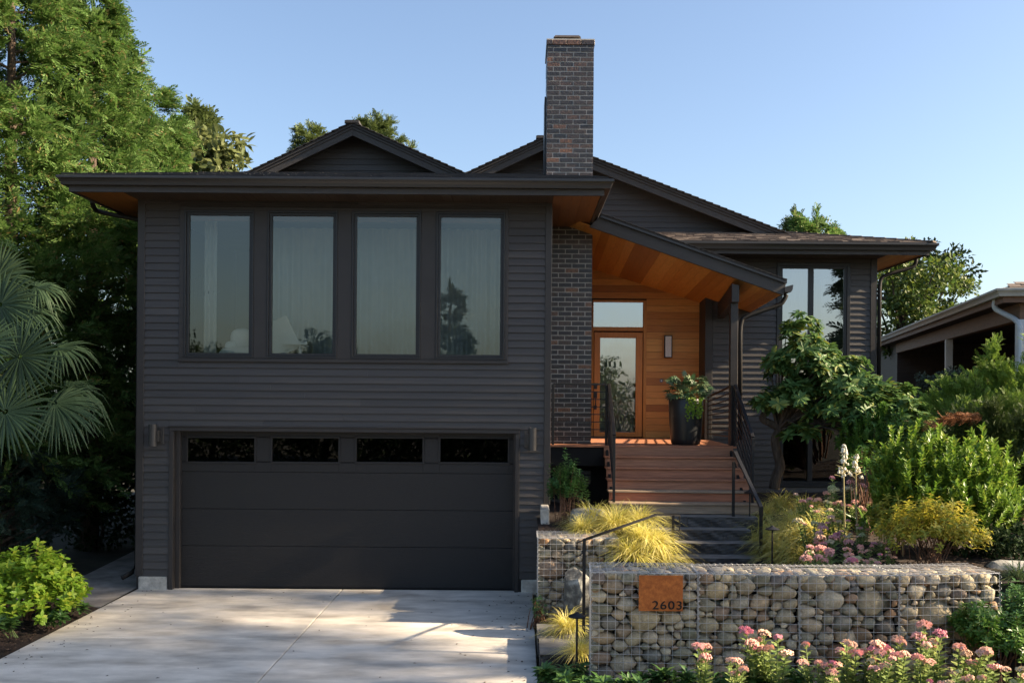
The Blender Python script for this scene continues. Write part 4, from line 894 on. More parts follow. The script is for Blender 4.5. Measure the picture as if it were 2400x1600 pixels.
# number plate
pl0, pl1 = PX(1467, 1361, 9.25), PX(1568, 1361, 9.25); pz0, pz1 = PZ(1517, 1402, 9.25), PZ(1517, 1320, 9.25)
t = thing("number_plate", ((pl0 + pl1) / 2, 9.255, pz0), "square rusty steel plate with number 2603 on the stone wall", "house number")
m = MB(); m.box(pl0, pl1, 9.24, 9.246, pz0, pz1); m.build("plate", RUST, t, bevel=.0015)
fc_ = bpy.data.curves.new("digits", 'FONT'); fc_.body = "2603"; fc_.size = .115; fc_.extrude = .0012; fc_.space_character = 1.12
to = bpy.data.objects.new("digits_tmp", fc_); C.objects.link(to); bpy.context.view_layer.update()
dm = bpy.data.meshes.new_from_object(to.evaluated_get(bpy.context.evaluated_depsgraph_get())); C.objects.unlink(to); bpy.data.objects.remove(to)
co = np.empty(len(dm.vertices) * 3, np.float32); dm.vertices.foreach_get("co", co); co = co.reshape(-1, 3)
mn, mx = co.min(0), co.max(0); tw_, th_ = .272, .078
nc = np.stack([(co[:, 0] - mn[0]) / (mx[0] - mn[0]) * tw_ + pl1 - .012 - tw_, 9.2385 - (co[:, 2] - mn[2]) * .6, (co[:, 1] - mn[1]) / (mx[1] - mn[1]) * th_ + pz0 + .016], 1)
dm.vertices.foreach_set("co", nc.astype(np.float32).ravel()); dm.update(); dm.materials.clear(); dm.materials.append(DARKVOID)
link("digits", dm, t)
dm2 = dm.copy(); nc2 = nc + np.array([.0035, -.0004, .0015]); dm2.vertices.foreach_set("co", nc2.astype(np.float32).ravel()); dm2.update()
bq = bmesh.new(); bq.from_mesh(dm); bq.from_mesh(dm2); bq.to_mesh(dm); bq.free(); dm.update()   # bold strokes
# ------------------------------------------------------------------ stone steps and landing
def slab(x0, x1, y0, y1, z0, z1, label, rough=.02, seed=1, grp="slate steps"):
    """slate block with a split, uneven front face"""
    r = np.random.default_rng(seed); m = MB(); nx, nz = max(6, int((x1 - x0) / .028)), 7; V = []
    for k in range(nz + 1):
        for i in range(nx + 1):
            e = 0 if k == nz else 1
            V.append((x0 + (x1 - x0) * i / nx, y0 - e * r.uniform(0, rough) * .25 - e * .010 * math.sin(i * .31 + k * .7) - e * .006 * math.sin(i * .9 + k * 1.7), z0 + (z1 - z0) * k / nz))
    m.add(V, q=[(k * (nx + 1) + i, k * (nx + 1) + i + 1, (k + 1) * (nx + 1) + i + 1, (k + 1) * (nx + 1) + i) for k in range(nz) for i in range(nx)])
    m.add([(x0, y0, z0), (x0, y1, z0), (x0, y1, z1), (x0, y0, z1)], q=[(0, 1, 2, 3)]); m.add([(x1, y0, z0), (x1, y1, z0), (x1, y1, z1), (x1, y0, z1)], q=[(0, 1, 2, 3)])
    t = thing("slate_step", ((x0 + x1) / 2, y0, z0), label, "stone step", grp)
    m.build("block", SLATE, t); m = MB(); m.add([(x0, y0, z1), (x1, y0, z1), (x1, y1, z1), (x0, y1, z1)], q=[(0, 1, 2, 3)]); m.build("tread_surface", SLATE_T, t); return t
slab(1.3, 2.42, 14.45, 15.3, .90, 1.118, "slate slab at the foot of the wooden steps, left half", seed=1)
slab(2.425, 3.45, 14.45, 15.3, .90, 1.115, "slate slab at the foot of the wooden steps, right half", seed=2)
slab(1.75, 3.28, 14.15, 14.49, .74, .970, "slate step just below the slab pair under the wooden steps", seed=3)
slab(1.75, 3.36, 13.85, 14.19, .59, .822, "slate step third down from the wooden steps", seed=4)
slab(1.7, 3.36, 13.5, 13.89, .40, .674, "lowest visible slate step just above the gabion top", seed=5)
slab(.2, 1.6, 10.98, 11.68, -.02, .19, "slate landing slab beside the driveway, nearer the house", seed=6, grp="slate landing slabs")
slab(.215, 1.6, 10.3, 10.975, -.02, .19, "slate landing slab beside the driveway with exposed dark front", seed=7, grp="slate landing slabs")
slab(.95, 1.75, 10.2, 11.6, .19, .36, "dark slate riser block behind the near gabion corner", seed=8, grp="slate landing slabs")
# ------------------------------------------------------------------ railings
def rail_panel(name, label, a, b, nb, topw=.05, posts=(True, True), base=None, group=None, drop=.09, zb=None):
    """a, b: top ends (world); zb: heights of the feet"""
    t = thing(name, ((a.x + b.x) / 2, (a.y + b.y) / 2, min(zb)), label, "railing", group); a, b = Vector(a), Vector(b)
    m = MB(); m.beam(a, b, topw, .028); m.build("top_rail", BLACKIRON, t, bevel=.003)
    for i in range(nb):
        f = (i + 1) / (nb + .35); pa, pb = Vector((a.x, a.y, a.z + (zb[0] + drop - a.z) * f)), Vector((b.x, b.y, b.z + (zb[1] + drop - b.z) * f)); m = MB(); m.beam(pa, pb, .016, .016); m.build("rail_bar", BLACKIRON, t)
    for p, z, on in ((a, zb[0], posts[0]), (b, zb[1], posts[1])):
        if on: m = MB(); m.box(p.x - .019, p.x + .019, p.y - .019, p.y + .019, z, p.z - .012); m.build("post", BLACKIRON, t, bevel=.002)
    return t
zt_ = PZ(1330, 882, 16.06)
rail_panel("deck_railing", "short black railing across the deck edge before the brick pier", Vector((PX(1271, 882, 16.06), 16.06, zt_)), Vector((PX(1393, 882, 16.06), 16.06, zt_)), 7, .03, zb=(zd, zd))
ys_ = 14.9; zs2 = zd - rise * 4.4
a = Vector((PX(1399, 882, 16.04), 16.04, zt_ + .005)); b = P(1411, 999, 14.82)
rail_panel("stair_railing", "black sloping railing on the left side of the wooden steps", a, b, 7, .05, (True, True), zb=(zd, zd - rise * 5))
a = Vector((PX(1688, 884, 16.04), 16.04, zt_ + .005)); b = P(1729, 1003, 14.86)
rail_panel("stair_railing", "black sloping railing on the right side of the wooden steps", a, b, 7, .05, (True, True), zb=(zd, zd - rise * 5))
a = Vector((PX(1682, 886, 16.1), 16.1, PZ(1682, 886, 16.1))); b = P(1627, 911, 18.2)
rail_panel("deck_railing", "black railing along the deck side behind the tall planter", a, b, 8, .03, zb=(zd + .02, zd))
t = thing("handrail", (3.15, 14.0, .7), "thick black handrail along the right of the slate steps", "railing", None)
a, b = P(1688, 1037, 14.55), P(1748, 1164, 13.55)
m = MB(); m.beam(a, b, .055, .03); m.box(a.x - .027, a.x + .027, a.y - .02, a.y + .02, a.z - .08, a.z + .012); m.box(b.x - .027, b.x + .027, b.y - .02, b.y + .02, b.z - .12, b.z + .01); m.build("top_rail", BLACKIRON, t, bevel=.004)
for p, z in ((P(1685, 1060, 14.58), 1.1), (P(1748, 1170, 13.56), .55)): m = MB(); m.box(p.x - .02, p.x + .02, p.y - .02, p.y + .02, z, p.z); m.build("post", BLACKIRON, t)
t = thing("handrail", (1.2, 11.8, .2), "thin black handrail rising over the golden grass behind the gabion", "railing", None)
pa, pb = P(1342, 1239, 11.0), P(1508, 1181, 12.6); pc = P(1561, 1183, 12.75)
m = MB(); m.beam(pa, pb, .035, .02); m.beam(pb, pc, .035, .02); q1 = pa + Vector((-.08, -.02, -.03)); m.tube([pa, q1, q1 + Vector((0, 0, -.16)), pa + Vector((0, 0, -.13))], .009, 6); m.tube([pc, pc + Vector((0, 0, -.19)), pc + Vector((-.11, 0, -.19))], .009, 6); m.build("top_rail", BLACKIRON, t)
for p, z in ((pa + Vector((.0, 0, 0)), .19), (P(1546, 1182, 12.7), .3)): m = MB(); m.box(p.x - .017, p.x + .017, p.y - .017, p.y + .017, z, p.z); m.build("post", BLACKIRON, t)
# path lights
def path_light(c, h, label):
    t = thing("path_light", (c[0], c[1], c[2]), label, "path light", "black path lights"); m = MB(); m.tube([(c[0], c[1], c[2]), (c[0], c[1], c[2] + h)], .011, 8); m.build("stake", BLACKIRON, t)
    m = MB(); m.lathe([(.085, h - .004), (.088, h + .006), (.03, h + .032), (.012, h + .045)], c, 20); m.build("light_cap", BLACKIRON, t)
p = P(1330, 1415, 9.75); path_light((p.x - .02, 9.75, .1), p.z - .1, "black mushroom path light beside the gabion end by the driveway")
p = P(1774, 1215, 12.4); path_light((p.x, 12.4, .55), p.z - .55, "black path light beside the foot of the thick handrail")
p = P(1743, 1140, 14.4); path_light((PX(1722, 1144, 14.6), 14.6, 1.11), .35, "small black path light on the slab by the wooden steps")
# boulders
def boulder(name, c, rad, label, mat, seed, rough=.16):
    r = np.random.default_rng(seed); bm_ = bmesh.new(); bmesh.ops.create_icosphere(bm_, subdivisions=3, radius=1); f = r.normal(size=(7, 3)) * 1.6; ph = r.uniform(0, 6, 7)
    cut = [(Vector(unit(r.normal(size=(1, 3)))[0]), r.uniform(.62, .85)) for _ in range(9)]
    for v in bm_.verts:
        d = v.co.normalized(); s = 1 + rough * sum(math.sin(d.dot(Vector(f[k])) + ph[k]) for k in range(7)) / 4; q = d * s
        for n_, h_ in cut:
            e = q.dot(n_)
            if e > h_: q -= n_ * (e - h_)
        v.co = Vector((q.x * rad[0], q.y * rad[1], q.z * rad[2]))
    me = bpy.data.meshes.new(name); bm_.to_mesh(me); bm_.free(); me.polygons.foreach_set("use_smooth", np.zeros(len(me.polygons), bool)); me.materials.append(mat)
    o = bpy.data.objects.new(name, me); C.objects.link(o); o.location = c; return tag(o, label, "boulder")
p = at_ground(1350, 1185); boulder("boulder", (PX(1352, 1170, 13.7), 13.7, 1.13), (.30, .25, .22), "pale grey boulder between the leafy shrub and golden grass", BOULDER, 3)
boulder("boulder", (PX(1328, 1352, 11.9), 11.9, .42), (.25, .22, .42), "lichen spotted dark boulder leaning on the small gabion", BOULDER_D, 5)
boulder("boulder", (PX(2338, 1335, 10.6), 10.6, .92), (.36, .34, .30), "whitish boulder past the end of the gabion wall", BOULDER, 8)
boulder("boulder", (PX(2318, 1380, 9.9), 9.9, .72), (.26, .25, .2), "low grey boulder in front of the whitish one", BOULDER, 9)
# ------------------------------------------------------------------ planter on the deck
px_, py_ = PX(1575, 960, 16.45), 16.45
t = thing("planter_pot", (px_, py_, zd), "tall tapered black pot on the deck", "planter")
m = MB(); hh = PZ(1575, 915, py_) - zd; m.lathe([(.20, 0), (.235, .02), (.25, .10), (.275, hh * .6), (.285, hh - .015), (.278, hh), (.258, hh), (.25, hh - .06)], (px_, py_, zd), 40, True); m.build("pot_body", POT, t, smooth=True)
m = MB(); m.lathe([(.001, hh - .05), (.25, hh - .05)], (px_, py_, zd), 24, False); m.build("potting_soil", SOIL, t)
def palmate(nl=8):
    V = [(0, 0, 0)]; T = []; Q = []
    for k in range(nl):
        a = R(-125 + 250 * k / (nl - 1)); c, s = math.sin(a), math.cos(a); l = 1 - .35 * abs(a) / R(125); pc = (-s * .12, c * .12) if 0 else (s * .13, -c * .13); b = len(V)
        V += [(c * .45 * l + s * .13, s * .45 * l - c * .13 + .1, .05), (c * l, s * l + .1, -.12), (c * .45 * l - s * .13, s * .45 * l + c * .13 + .1, .05), (c * .5 * l, s * .5 * l + .1, .0)]
        Q += [(0, b, b + 3, b + 2)] if 0 else []; T += [(0, b, b + 3), (0, b + 3, b + 2), (b, b + 1, b + 3), (b + 3, b + 1, b + 2)]
    return (np.array(V, np.float32), Q, T)
PALM7 = palmate()
ft = thing("fatsia_plant", (px_, py_, zd + hh - .05), "variegated lobed leaf plant growing in the tall black pot", "plant"); r = np.random.default_rng(5)
n = 74; v = unit(r.normal(size=(n, 3))); v[:, 2] = np.abs(v[:, 2]); pos = np.array([px_, py_, zd + hh + .02]) + v * np.array([.36, .32, .44]) * r.uniform(.55, 1.0, (n, 1)); pos[:, 0] += .03
m = MB(); d = v + np.array([0, 0, -.25]) + r.normal(size=(n, 3)) * .25; place(m, PALM7, pos, d, v * .6 + np.array([0, -.35, .8]), r.uniform(.10, .17, n)); m.build("foliage", LF_FATSIA, ft)
sm = MB(); [sm.tube([(px_, py_, zd + hh - .06), Vector((px_, py_, zd + hh)).lerp(Vector(q), .6) + Vector((0, 0, .04)), q], .005, 4, False) for q in pos[:50]]; sm.build("stem", STEM, ft)
tv = thing("trailing_plant", (px_ + .05, py_ - .26, zd + hh), "lime green trailing plant hanging over the pot rim", "plant"); m = MB()
for k in range(11):
    x0 = px_ + r.uniform(-.02, .20); nl = 26; f = np.linspace(0, 1, nl); ln = r.uniform(.18, .36); pos = np.stack([x0 + r.normal(size=nl) * .012 + .02 * np.sin(f * 5 + k), np.full(nl, py_ - .275) - .03 * f * 0 + r.normal(size=nl) * .012, zd + hh + .02 - f * ln], 1); place(m, DIA, pos, np.array([[0, -.4, -1.]]) + r.normal(size=(nl, 3)) * .6, np.array([[0, -1., .2]]) + r.normal(size=(nl, 3)) * .3, .045, 1.7)
m.build("foliage", LF_LIME, tv)
# ------------------------------------------------------------------ conifers on the left, bigger plants behind
rows = [(-8.75, 17.0, 11.2, 2.1, 150, "tallest cypress with twin leader nearest the picture's top left corner"), (-8.05, 18.6, 10.3, 2.1, 150, "second cypress of the row, its tip clear against the sky"), (-8.3, 22.0, 9.6, 2.2, 130, "cypress with drooping tips above the left roof corner"), (-8.9, 26.0, 9.6, 2.3, 110, "cypress further back behind the left eave"), (-9.9, 15.2, 11.5, 2.3, 140, "cypress half out of frame at the left picture edge")]
for i, (x, y, H, rm, nb_, lb) in enumerate(rows):
    cypress("cypress_tree", (x, y, 0), H, rm, int(nb_ * 1.3), 9, LF_CYP, lb, "cypress row along the left boundary", seed=20 + i, z0=.04, rise=.5, low=.95, pl=(.5, 1.2), droop=.42)
cypress("conifer_tree", (PX(440, 900, 30), 30, 0), PZ(440, 250, 30), 1.5, 60, 6, LF_CYP_F, "pale conifer tip between the cypress row and the left roof", None, seed=31, sl=(.4, .6), z0=.4)
broadleaf("magnolia_tree", (PX(492, 900, 25), 25, 0), P(490, 372, 25), (.75, .8, .95), 26, 34, .24, LF_PALE, "pale leafy treetop showing above the left roof edge", None, .12, 6, tpl=OVAL)
cypress("conifer_tree", (PX(706, 900, 42), 42, 0), PZ(706, 288, 42), 2.6, 70, 6, LF_CYP_F, "distant conifer top left of the front gable", None, seed=33, sl=(.3, .5), z0=.45, rise=.7, pl=(.35, .7))
cypress("conifer_tree", (PX(862, 900, 44), 44, 0), PZ(862, 278, 44), 3.4, 90, 6, LF_CYP_F, "distant conifer top right of the front gable", None, seed=35, sl=(.3, .5), z0=.45, rise=.8, shape=.65, pl=(.35, .8))
cypress("conifer_tree", (PX(1823, 900, 46), 46, 0), PZ(1823, 490, 46), 1.4, 60, 5, LF_CYP_F, "slim pointed conifer above the right wing roof", None, seed=37, sl=(.4, .6), z0=.3)
cypress("conifer_tree", (PX(1872, 900, 42), 42, 0), PZ(1872, 487, 42), 3.4, 70, 7, LF_CYP, "broad dark conifer above the right wing roof", None, seed=38, sl=(.4, .65), z0=.3, rise=.05, shape=.75, droop=.3)
broadleaf("maple_tree", (PX(2085, 900, 30), 30, 1), P(2075, 690, 30), (1.9, 1.6, 1.75), 120, 60, .15, LF_TREE, "yellow green broadleaf tree between the two houses", None, .2, 12, cl=.2)
broadleaf("maple_tree", (PX(2150, 900, 34), 34, 1), P(2135, 640, 34), (1.5, 1.3, 1.4), 60, 60, .17, LF_DARK, "darker broadleaf tree with branches reaching over the neighbour's roof", None, .2, 14, cl=.2)
broadleaf("laurel_bush", (-7.6, 20.5, 0), (-7.3, 20.5, 3.6), (.9, 1.2, 2.2), 60, 40, .15, LF_DARK, "large leaved laurel beside the left house corner", None, .08, 15, tpl=OVAL, cl=.3)
for i, (x, y, z, rx, rz_, mt, lb) in enumerate([(-11.5, 24, 2.2, 2.2, 2.4, LF_DARK, "big dark shrub at the back between the cypress trunks"), (-7.4, 27, 2.3, 1.6, 2.5, LF_DARK, "tall dark shrub far back beside the left wall"), (-12.5, 19, 2.0, 2.0, 2.2, LF_DARK, "dark shrub behind the palm at the far left"),(-8.2, 15.6, 1.0, .95, 1.0, LF_BLUE, "blue green conifer shrub under the palm fronds"), (-7.9, 18.6, .7, 1.0, .8, LF_DARK, "low dark shrub at the end of the side path"), (-9.6, 21.5, 1.5, 1.6, 1.6, LF_DARK, "dark undergrowth shrub below the cypress row"), (-7.0, 22.5, 1.3, 1.0, 1.5, LF_DARK, "dark shrub filling the gap behind the left wall"), (-9.4, 17.6, 1.2, 1.2, 1.3, LF_DARK, "shaded shrub between the palm and the side path")]):
    if mt is LF_BLUE: cypress("conifer_shrub", (x, y, 0), 2.1, 1.3, 60, 6, mt, lb, None, seed=50 + i, sl=(.14, .24), z0=.02, cat="shrub", pl=(.25, .45))
    else: broadleaf("evergreen_shrub", (x, y, 0), (x, y, z), (rx, rx, rz_), 60, 50, .10, mt, lb, "dark shrubs in the shade left of the house", .05, 60 + i, "shrub", cl=.3)
# ------------------------------------------------------------------ fan palm
pc = Vector((-7.35, 12.6, 3.0)); pt = thing("fan_palm", (pc.x, pc.y, 0), "fan palm with green fronds at the left picture edge", "palm")
m = MB(); m.tube([(pc.x, pc.y, -.05), (pc.x + .05, pc.y, 1.5), tuple(pc)], [.17, .15, .14], 12); m.build("trunk", BARK, pt, smooth=True)
def frond(hub, face, rad, seed, spread=150, droop=.25, axis=(1, 0, 0)):
    """hub: centre of the fan; axis: direction of the middle blade; face: normal of the fan"""
    r = np.random.default_rng(seed); m = MB(); hub = Vector(hub); ax = Vector(axis).normalized(); nr = Vector(face).normalized(); sd = ax.cross(nr).normalized(); nr = sd.cross(ax)
    ns = 40
    for k in range(ns):
        a = R(-spread + 2 * spread * k / (ns - 1)); d = ax * math.cos(a) + sd * math.sin(a); l = rad * (1 - .22 * abs(a) / R(spread)) * r.uniform(.93, 1.04); wv = d.cross(nr).normalized(); V = []
        dr = droop * r.uniform(.4, 1.3)
        for f, w_ in ((.06, .006), (.45, .020), (.75, .013), (1.0, .002)):
            p = hub + d * (l * f) + Vector((0, 0, -1)) * (l * dr * f ** 3.5) + nr * (.03 * math.sin(k * 2.4) * f); V += [p - wv * w_, p + nr * (.35 * w_), p + wv * w_]
        m.add([tuple(v) for v in V], q=[(3 * i + j, 3 * i + j + 1, 3 * i + j + 4, 3 * i + j + 3) for i in range(3) for j in range(2)])
    st = pc + Vector((r.uniform(-.05, .05), r.uniform(-.05, .05), -.05)); mid = st.lerp(hub, .5) + Vector((0, 0, .12)); m.tube([st, mid, hub], [.016, .011, .009], 6)
    o = m.build("frond", LF_PALM, pt); return o
for i, (dx, dy, Y, rad, ax, fc__, dr, sp) in enumerate([
    (45, 818, 12.2, .66, (1, -.1, .12), (.25, -1, .25), .06, 160), (0, 700, 12.4, .60, (.8, 0, .7), (.2, -1, .4), .2, 120), (12, 945, 12.2, .68, (1, -.2, -.35), (.2, -1, .4), .12, 150),
    (132, 800, 12.9, .55, (1, .1, .1), (0, -.5, 1), .55, 100), (150, 890, 13.0, .62, (1, .1, -.1), (.1, -.55, 1), .75, 110), (125, 925, 12.7, .66, (1, -.1, -.35), (.2, -.8, .7), .35, 90),
    (60, 720, 12.8, .55, (1, .1, .45), (.1, -.6, .8), .65, 110), (-10, 640, 12.5, .55, (.55, 0, .9), (.4, -1, .2), .15, 110), (-40, 790, 11.9, .50, (1, -.3, -.15), (.3, -1, .5), .1, 140), (80, 660, 13.0, .5, (1, .2, .2), (.1, -.5, 1), .7, 100)]):
    frond(P(dx, dy, Y), fc__, rad, 70 + i, sp, dr, ax)
# ------------------------------------------------------------------ left bed plants
def leafy_shrub(name, base, c, rad, nsh, lps, ls, mat, label, seed, cat="shrub", group=None, tpl=OVAL, upb=.6, shell=.35, stem=REDSTEM, nst=26, el=(.1, .7), layers=1, w=1.0, gap=.03, srad=.008):
    r = np.random.default_rng(seed); t = thing(name, base, label, cat, group); tips, ax = shoots_in(c, rad, nsh, r, shell, upb); m = MB(); whorl_shoots(m, tips, ax, lps, ls, el, tpl, w, layers, r, gap); m.build("foliage", mat, t); stems_mesh(base, tips, nst, r, srad, .08).build("stem", stem, t, smooth=True); return t
leafy_shrub("lime_shrub", (-6.05, 12.1, .1), (-6.0, 12.1, .36), (.74, .6, .68), 420, 4, .085, LF_LIME, "bright lime green shrub beside the driveway edge", 80, layers=3, gap=.05, w=1.25)
def rosette_plant(base, h, nsh, label, seed, ls=.13, mat=None, spread=.16, group="dark green rosette plants", nl=9):
    r = np.random.default_rng(seed); t = thing("rosette_plant", base, label, "plant", group); n = nsh; a = r.uniform(0, 6.28, n); q = spread * np.sqrt(r.random(n)); tips = np.stack([base[0] + q * np.cos(a) * 1.4, base[1] + q * np.sin(a), base[2] + h * r.uniform(.55, 1.05, n)], 1)
    ax = unit(np.stack([np.cos(a) * q * 2.5, np.sin(a) * q * 2.5, np.ones(n)], 1)); m = MB(); whorl_shoots(m, tips, ax, nl, ls, (-.1, .75), OVAL, .85, 3, r, .03); m.build("foliage", mat or LF_DAPH, t); stems_mesh(base, tips, n, r, .006, .03).build("stem", STEM, t); return t
for i, (dx, dy, Y, h, n, lb) in enumerate([(25, 1478, 11.3, .22, 5, "dark rosette plant under the lime shrub, lowest one"), (112, 1440, 11.9, .16, 4, "dark rosette plant on mulch between the lime shrub and driveway"), (150, 1415, 12.5, .16, 4, "dark rosette plant on mulch closest to the side path")]):
    p = P(dx, dy, Y); rosette_plant((p.x, Y, .07), h, n, lb, 90 + i, .13)
# ------------------------------------------------------------------ golden sedge
def sedge_mesh(n, seed, L0=.46, mat=None, w=.0085):
    r = np.random.default_rng(seed); az = r.uniform(0, 6.283, n); ln = L0 * r.uniform(.55, 1.15, n); lean = r.uniform(.25, 1.0, n); b = .05 * np.sqrt(r.random(n)); S = 6; f = np.linspace(0, 1, S)
    da = np.stack([np.cos(az), np.sin(az)], 1); sd = np.stack([-np.sin(az), np.cos(az), np.zeros(n)], 1); tw = r.normal(size=(n, 1)) * .08
    hor = (lean[:, None] * .95 * ln[:, None]) * (f[None] ** 1.25); ver = ln[:, None] * ((1.25 - .45 * lean)[:, None] * f[None] * .9 - (.25 + .75 * lean)[:, None] * f[None] ** 2.1 * .95)
    P0 = np.stack([b[:, None] * da[:, :1] + hor * da[:, :1] + tw * sd[:, :1] * f[None] ** 2 * 2, b[:, None] * da[:, 1:] + hor * da[:, 1:] + tw * sd[:, 1:2] * f[None] ** 2 * 2, ver], 2)
    ww = w * (1 - .85 * f ** 2)[None, :, None] * sd[:, None, :] * .5; V = np.stack([P0 - ww, P0 + ww], 2).reshape(-1, 3)
    q = [(2 * i, 2 * i + 2, 2 * i + 3, 2 * i + 1) for i in range(S - 1)]; off = (np.arange(n) * 2 * S)[:, None, None]; m = MB(); m.add(V, q=(np.array(q)[None] + off).reshape(-1, 4)); return m.mesh("blades", mat or LF_GRASS)
SEDGE = [sedge_mesh(430, 100 + k) for k in range(4)]
def sedge(loc, rz, s, label, k, group="golden sedge clumps", cat="grass clump", mesh=None):
    o = bpy.data.objects.new("sedge_clump", mesh or SEDGE[k % 4]); C.objects.link(o); o.location = loc; o.rotation_euler = (0, 0, rz); o.scale = (s, s, s); return tag(o, label, cat, group)
sg = [(1362, 1205, 1.05, "golden sedge clump just below the pale boulder"), (1412, 1252, 1.1, "golden sedge clump in the middle of the left slope"), (1470, 1208, 1.0, "golden sedge clump touching the top slate slab"), (1350, 1262, .95, "golden sedge clump beside the small gabion top"), (1398, 1288, 1.0, "golden sedge clump behind the thin handrail foot"), (1448, 1290, 1.0, "golden sedge clump behind the number plate basket"), (1500, 1265, 1.0, "golden sedge clump against the left ends of the slate steps"), (1512, 1296, .9, "golden sedge clump at the lower rail post"),
      (1795, 1178, 1.05, "golden sedge clump at the rhododendron trunk"), (1740, 1232, 1.0, "golden sedge clump leaning over the right step ends"), (1830, 1215, 1.0, "golden sedge clump between handrail and back sedums"), (1785, 1255, 1.1, "golden sedge clump by the second path light"), (1845, 1262, 1.1, "golden sedge clump next to the back sedums"), (1790, 1296, 1.0, "golden sedge clump behind the gabion joint"), (1860, 1298, 1.0, "golden sedge clump below the back sedums"), (1755, 1190, .85, "golden sedge clump at the lowest wooden riser"), (1425, 1208, .95, "golden sedge clump between the boulder clump and the slab clump"), (1340, 1236, .85, "golden sedge clump at the small gabion's back corner"), (1475, 1248, 1.0, "golden sedge clump under the sloping rail"), (1815, 1248, 1.0, "golden sedge clump in the middle of the right grass patch"), (1765, 1280, .95, "golden sedge clump at the last right step end"), (1850, 1180, .95, "golden sedge clump behind the right grass patch near the trunk"), (1875, 1240, 1.0, "golden sedge clump between right grass patch and pink sedums"), (1815, 1288, 1.05, "golden sedge clump just above the second basket"), (1728, 1270, .95, "golden sedge clump hanging over the lowest slate step")]
for i, (dx, dy, s, lb) in enumerate(sg): p = at_ground(dx, dy); sedge(p, random.uniform(0, 6.3), s * 1.22, lb, i)
p = P(1305, 1408, 11.2); sedge((p.x, 11.2, .20), 1, 1.0, "golden sedge clump on the landing beside the dark boulder", 1)
p = P(1335, 1470, 10.2); sedge((p.x - .02, 10.25, .19), 2, .8, "dry golden sedge clump pressed against the gabion end", 2)
GREENGR = sedge_mesh(260, 120, .4, LF_GREENGR)
p = P(2340, 1370, 10.1); sedge((p.x, 10.1, 1.0), .5, 1.1, "green grass tuft beside the whitish boulder", 0, None, "grass clump", GREENGR)
# ------------------------------------------------------------------ sedum
def head_mesh(seed, R_=.050):
    r = np.random.default_rng(seed); m = MB(); n = 150; a = r.uniform(0, 6.283, n); q = R_ * np.sqrt(r.random(n)); lump = .35 * R_ * np.sin(a * 3 + seed)
    pos = np.stack([q * np.cos(a), q * np.sin(a), .55 * R_ * (1 - (q / R_) ** 2) + r.uniform(-.006, .006, n) + .012 * np.sin(a * 4 + seed) * q / R_], 1)
    o = np.array([(1, 0, 0), (-.5, .87, 0), (-.5, -.87, 0), (0, 0, 1.1), (0, 0, -.8)], np.float32) * .0075; T = np.array([(0, 1, 3), (1, 2, 3), (2, 0, 3), (1, 0, 4), (2, 1, 4), (0, 2, 4)])
    s = r.uniform(.75, 1.3, (n, 1, 1)); V = pos[:, None] + o[None] * s; m.add(V.reshape(-1, 3), t=(T[None] + (np.arange(n) * 5)[:, None, None]).reshape(-1, 3)); return m.mesh("flower_head", SEDUM_HEAD)
HEADS = [head_mesh(k) for k in range(4)]
def sedum_kind(seed, H=.5, ns=8, spr=.2):
    r = np.random.default_rng(seed); t = thing("sedum_plant", (0, 0, 0), "x", "sedum", "pink flowering sedums"); sm, fm = MB(), MB(); tips = []
    for j in range(ns):
        a = r.uniform(0, 6.28); q = spr * math.sqrt(r.random()); h = H * r.uniform(.72, 1.06); b = np.array([q * .35 * math.cos(a), q * .35 * math.sin(a), 0]); e = np.array([q * math.cos(a), q * math.sin(a), h]); sm.tube([tuple(b), tuple(b * .5 + e * .5 + np.array([0, 0, .03])), tuple(e)], [.008, .006, .004], 5, False); tips.append(e)
        nl = 30; f = np.repeat(np.linspace(.15, .93, nl // 2), 2); pos = b + (e - b) * f[:, None]; az = np.arange(nl) * np.pi + np.repeat(np.arange(nl // 2) * 1.6, 2) + r.uniform(-.3, .3, nl); d = np.stack([np.cos(az), np.sin(az), r.uniform(.25, .8, nl)], 1); place(fm, OVAL, pos, d, np.array([[0, 0, 1.]]) - .4 * d, .085 * (1.15 - .45 * f), 1.5)
    sm.build("stem", STEM, t); fm.build("foliage", LF_SEDUM, t)
    for j, e in enumerate(tips):
        o = link("flower_head", HEADS[r.integers(0, 4)], t); s = r.uniform(.6, 1.08); o.location = tuple(e); o.scale = (s, s, s * r.uniform(.75, 1.05)); o.rotation_euler = (r.normal() * .12, r.normal() * .12, r.uniform(0, 6))
    return t
SK = [sedum_kind(130 + k, .5, n_, s_) for k, (n_, s_) in enumerate([(5, .16), (6, .2), (7, .24), (4, .12)])]
used = [False] * 4
def sedum(loc, k, s, label, group):
    if not used[k]: t = SK[k]; t.location = loc; t.scale = (s, s, s); t.rotation_euler = (0, 0, random.uniform(0, 6)); t['label'] = label; t['group'] = group; used[k] = True
    else: dup(SK[k], loc, random.uniform(0, 6), s, label, group)
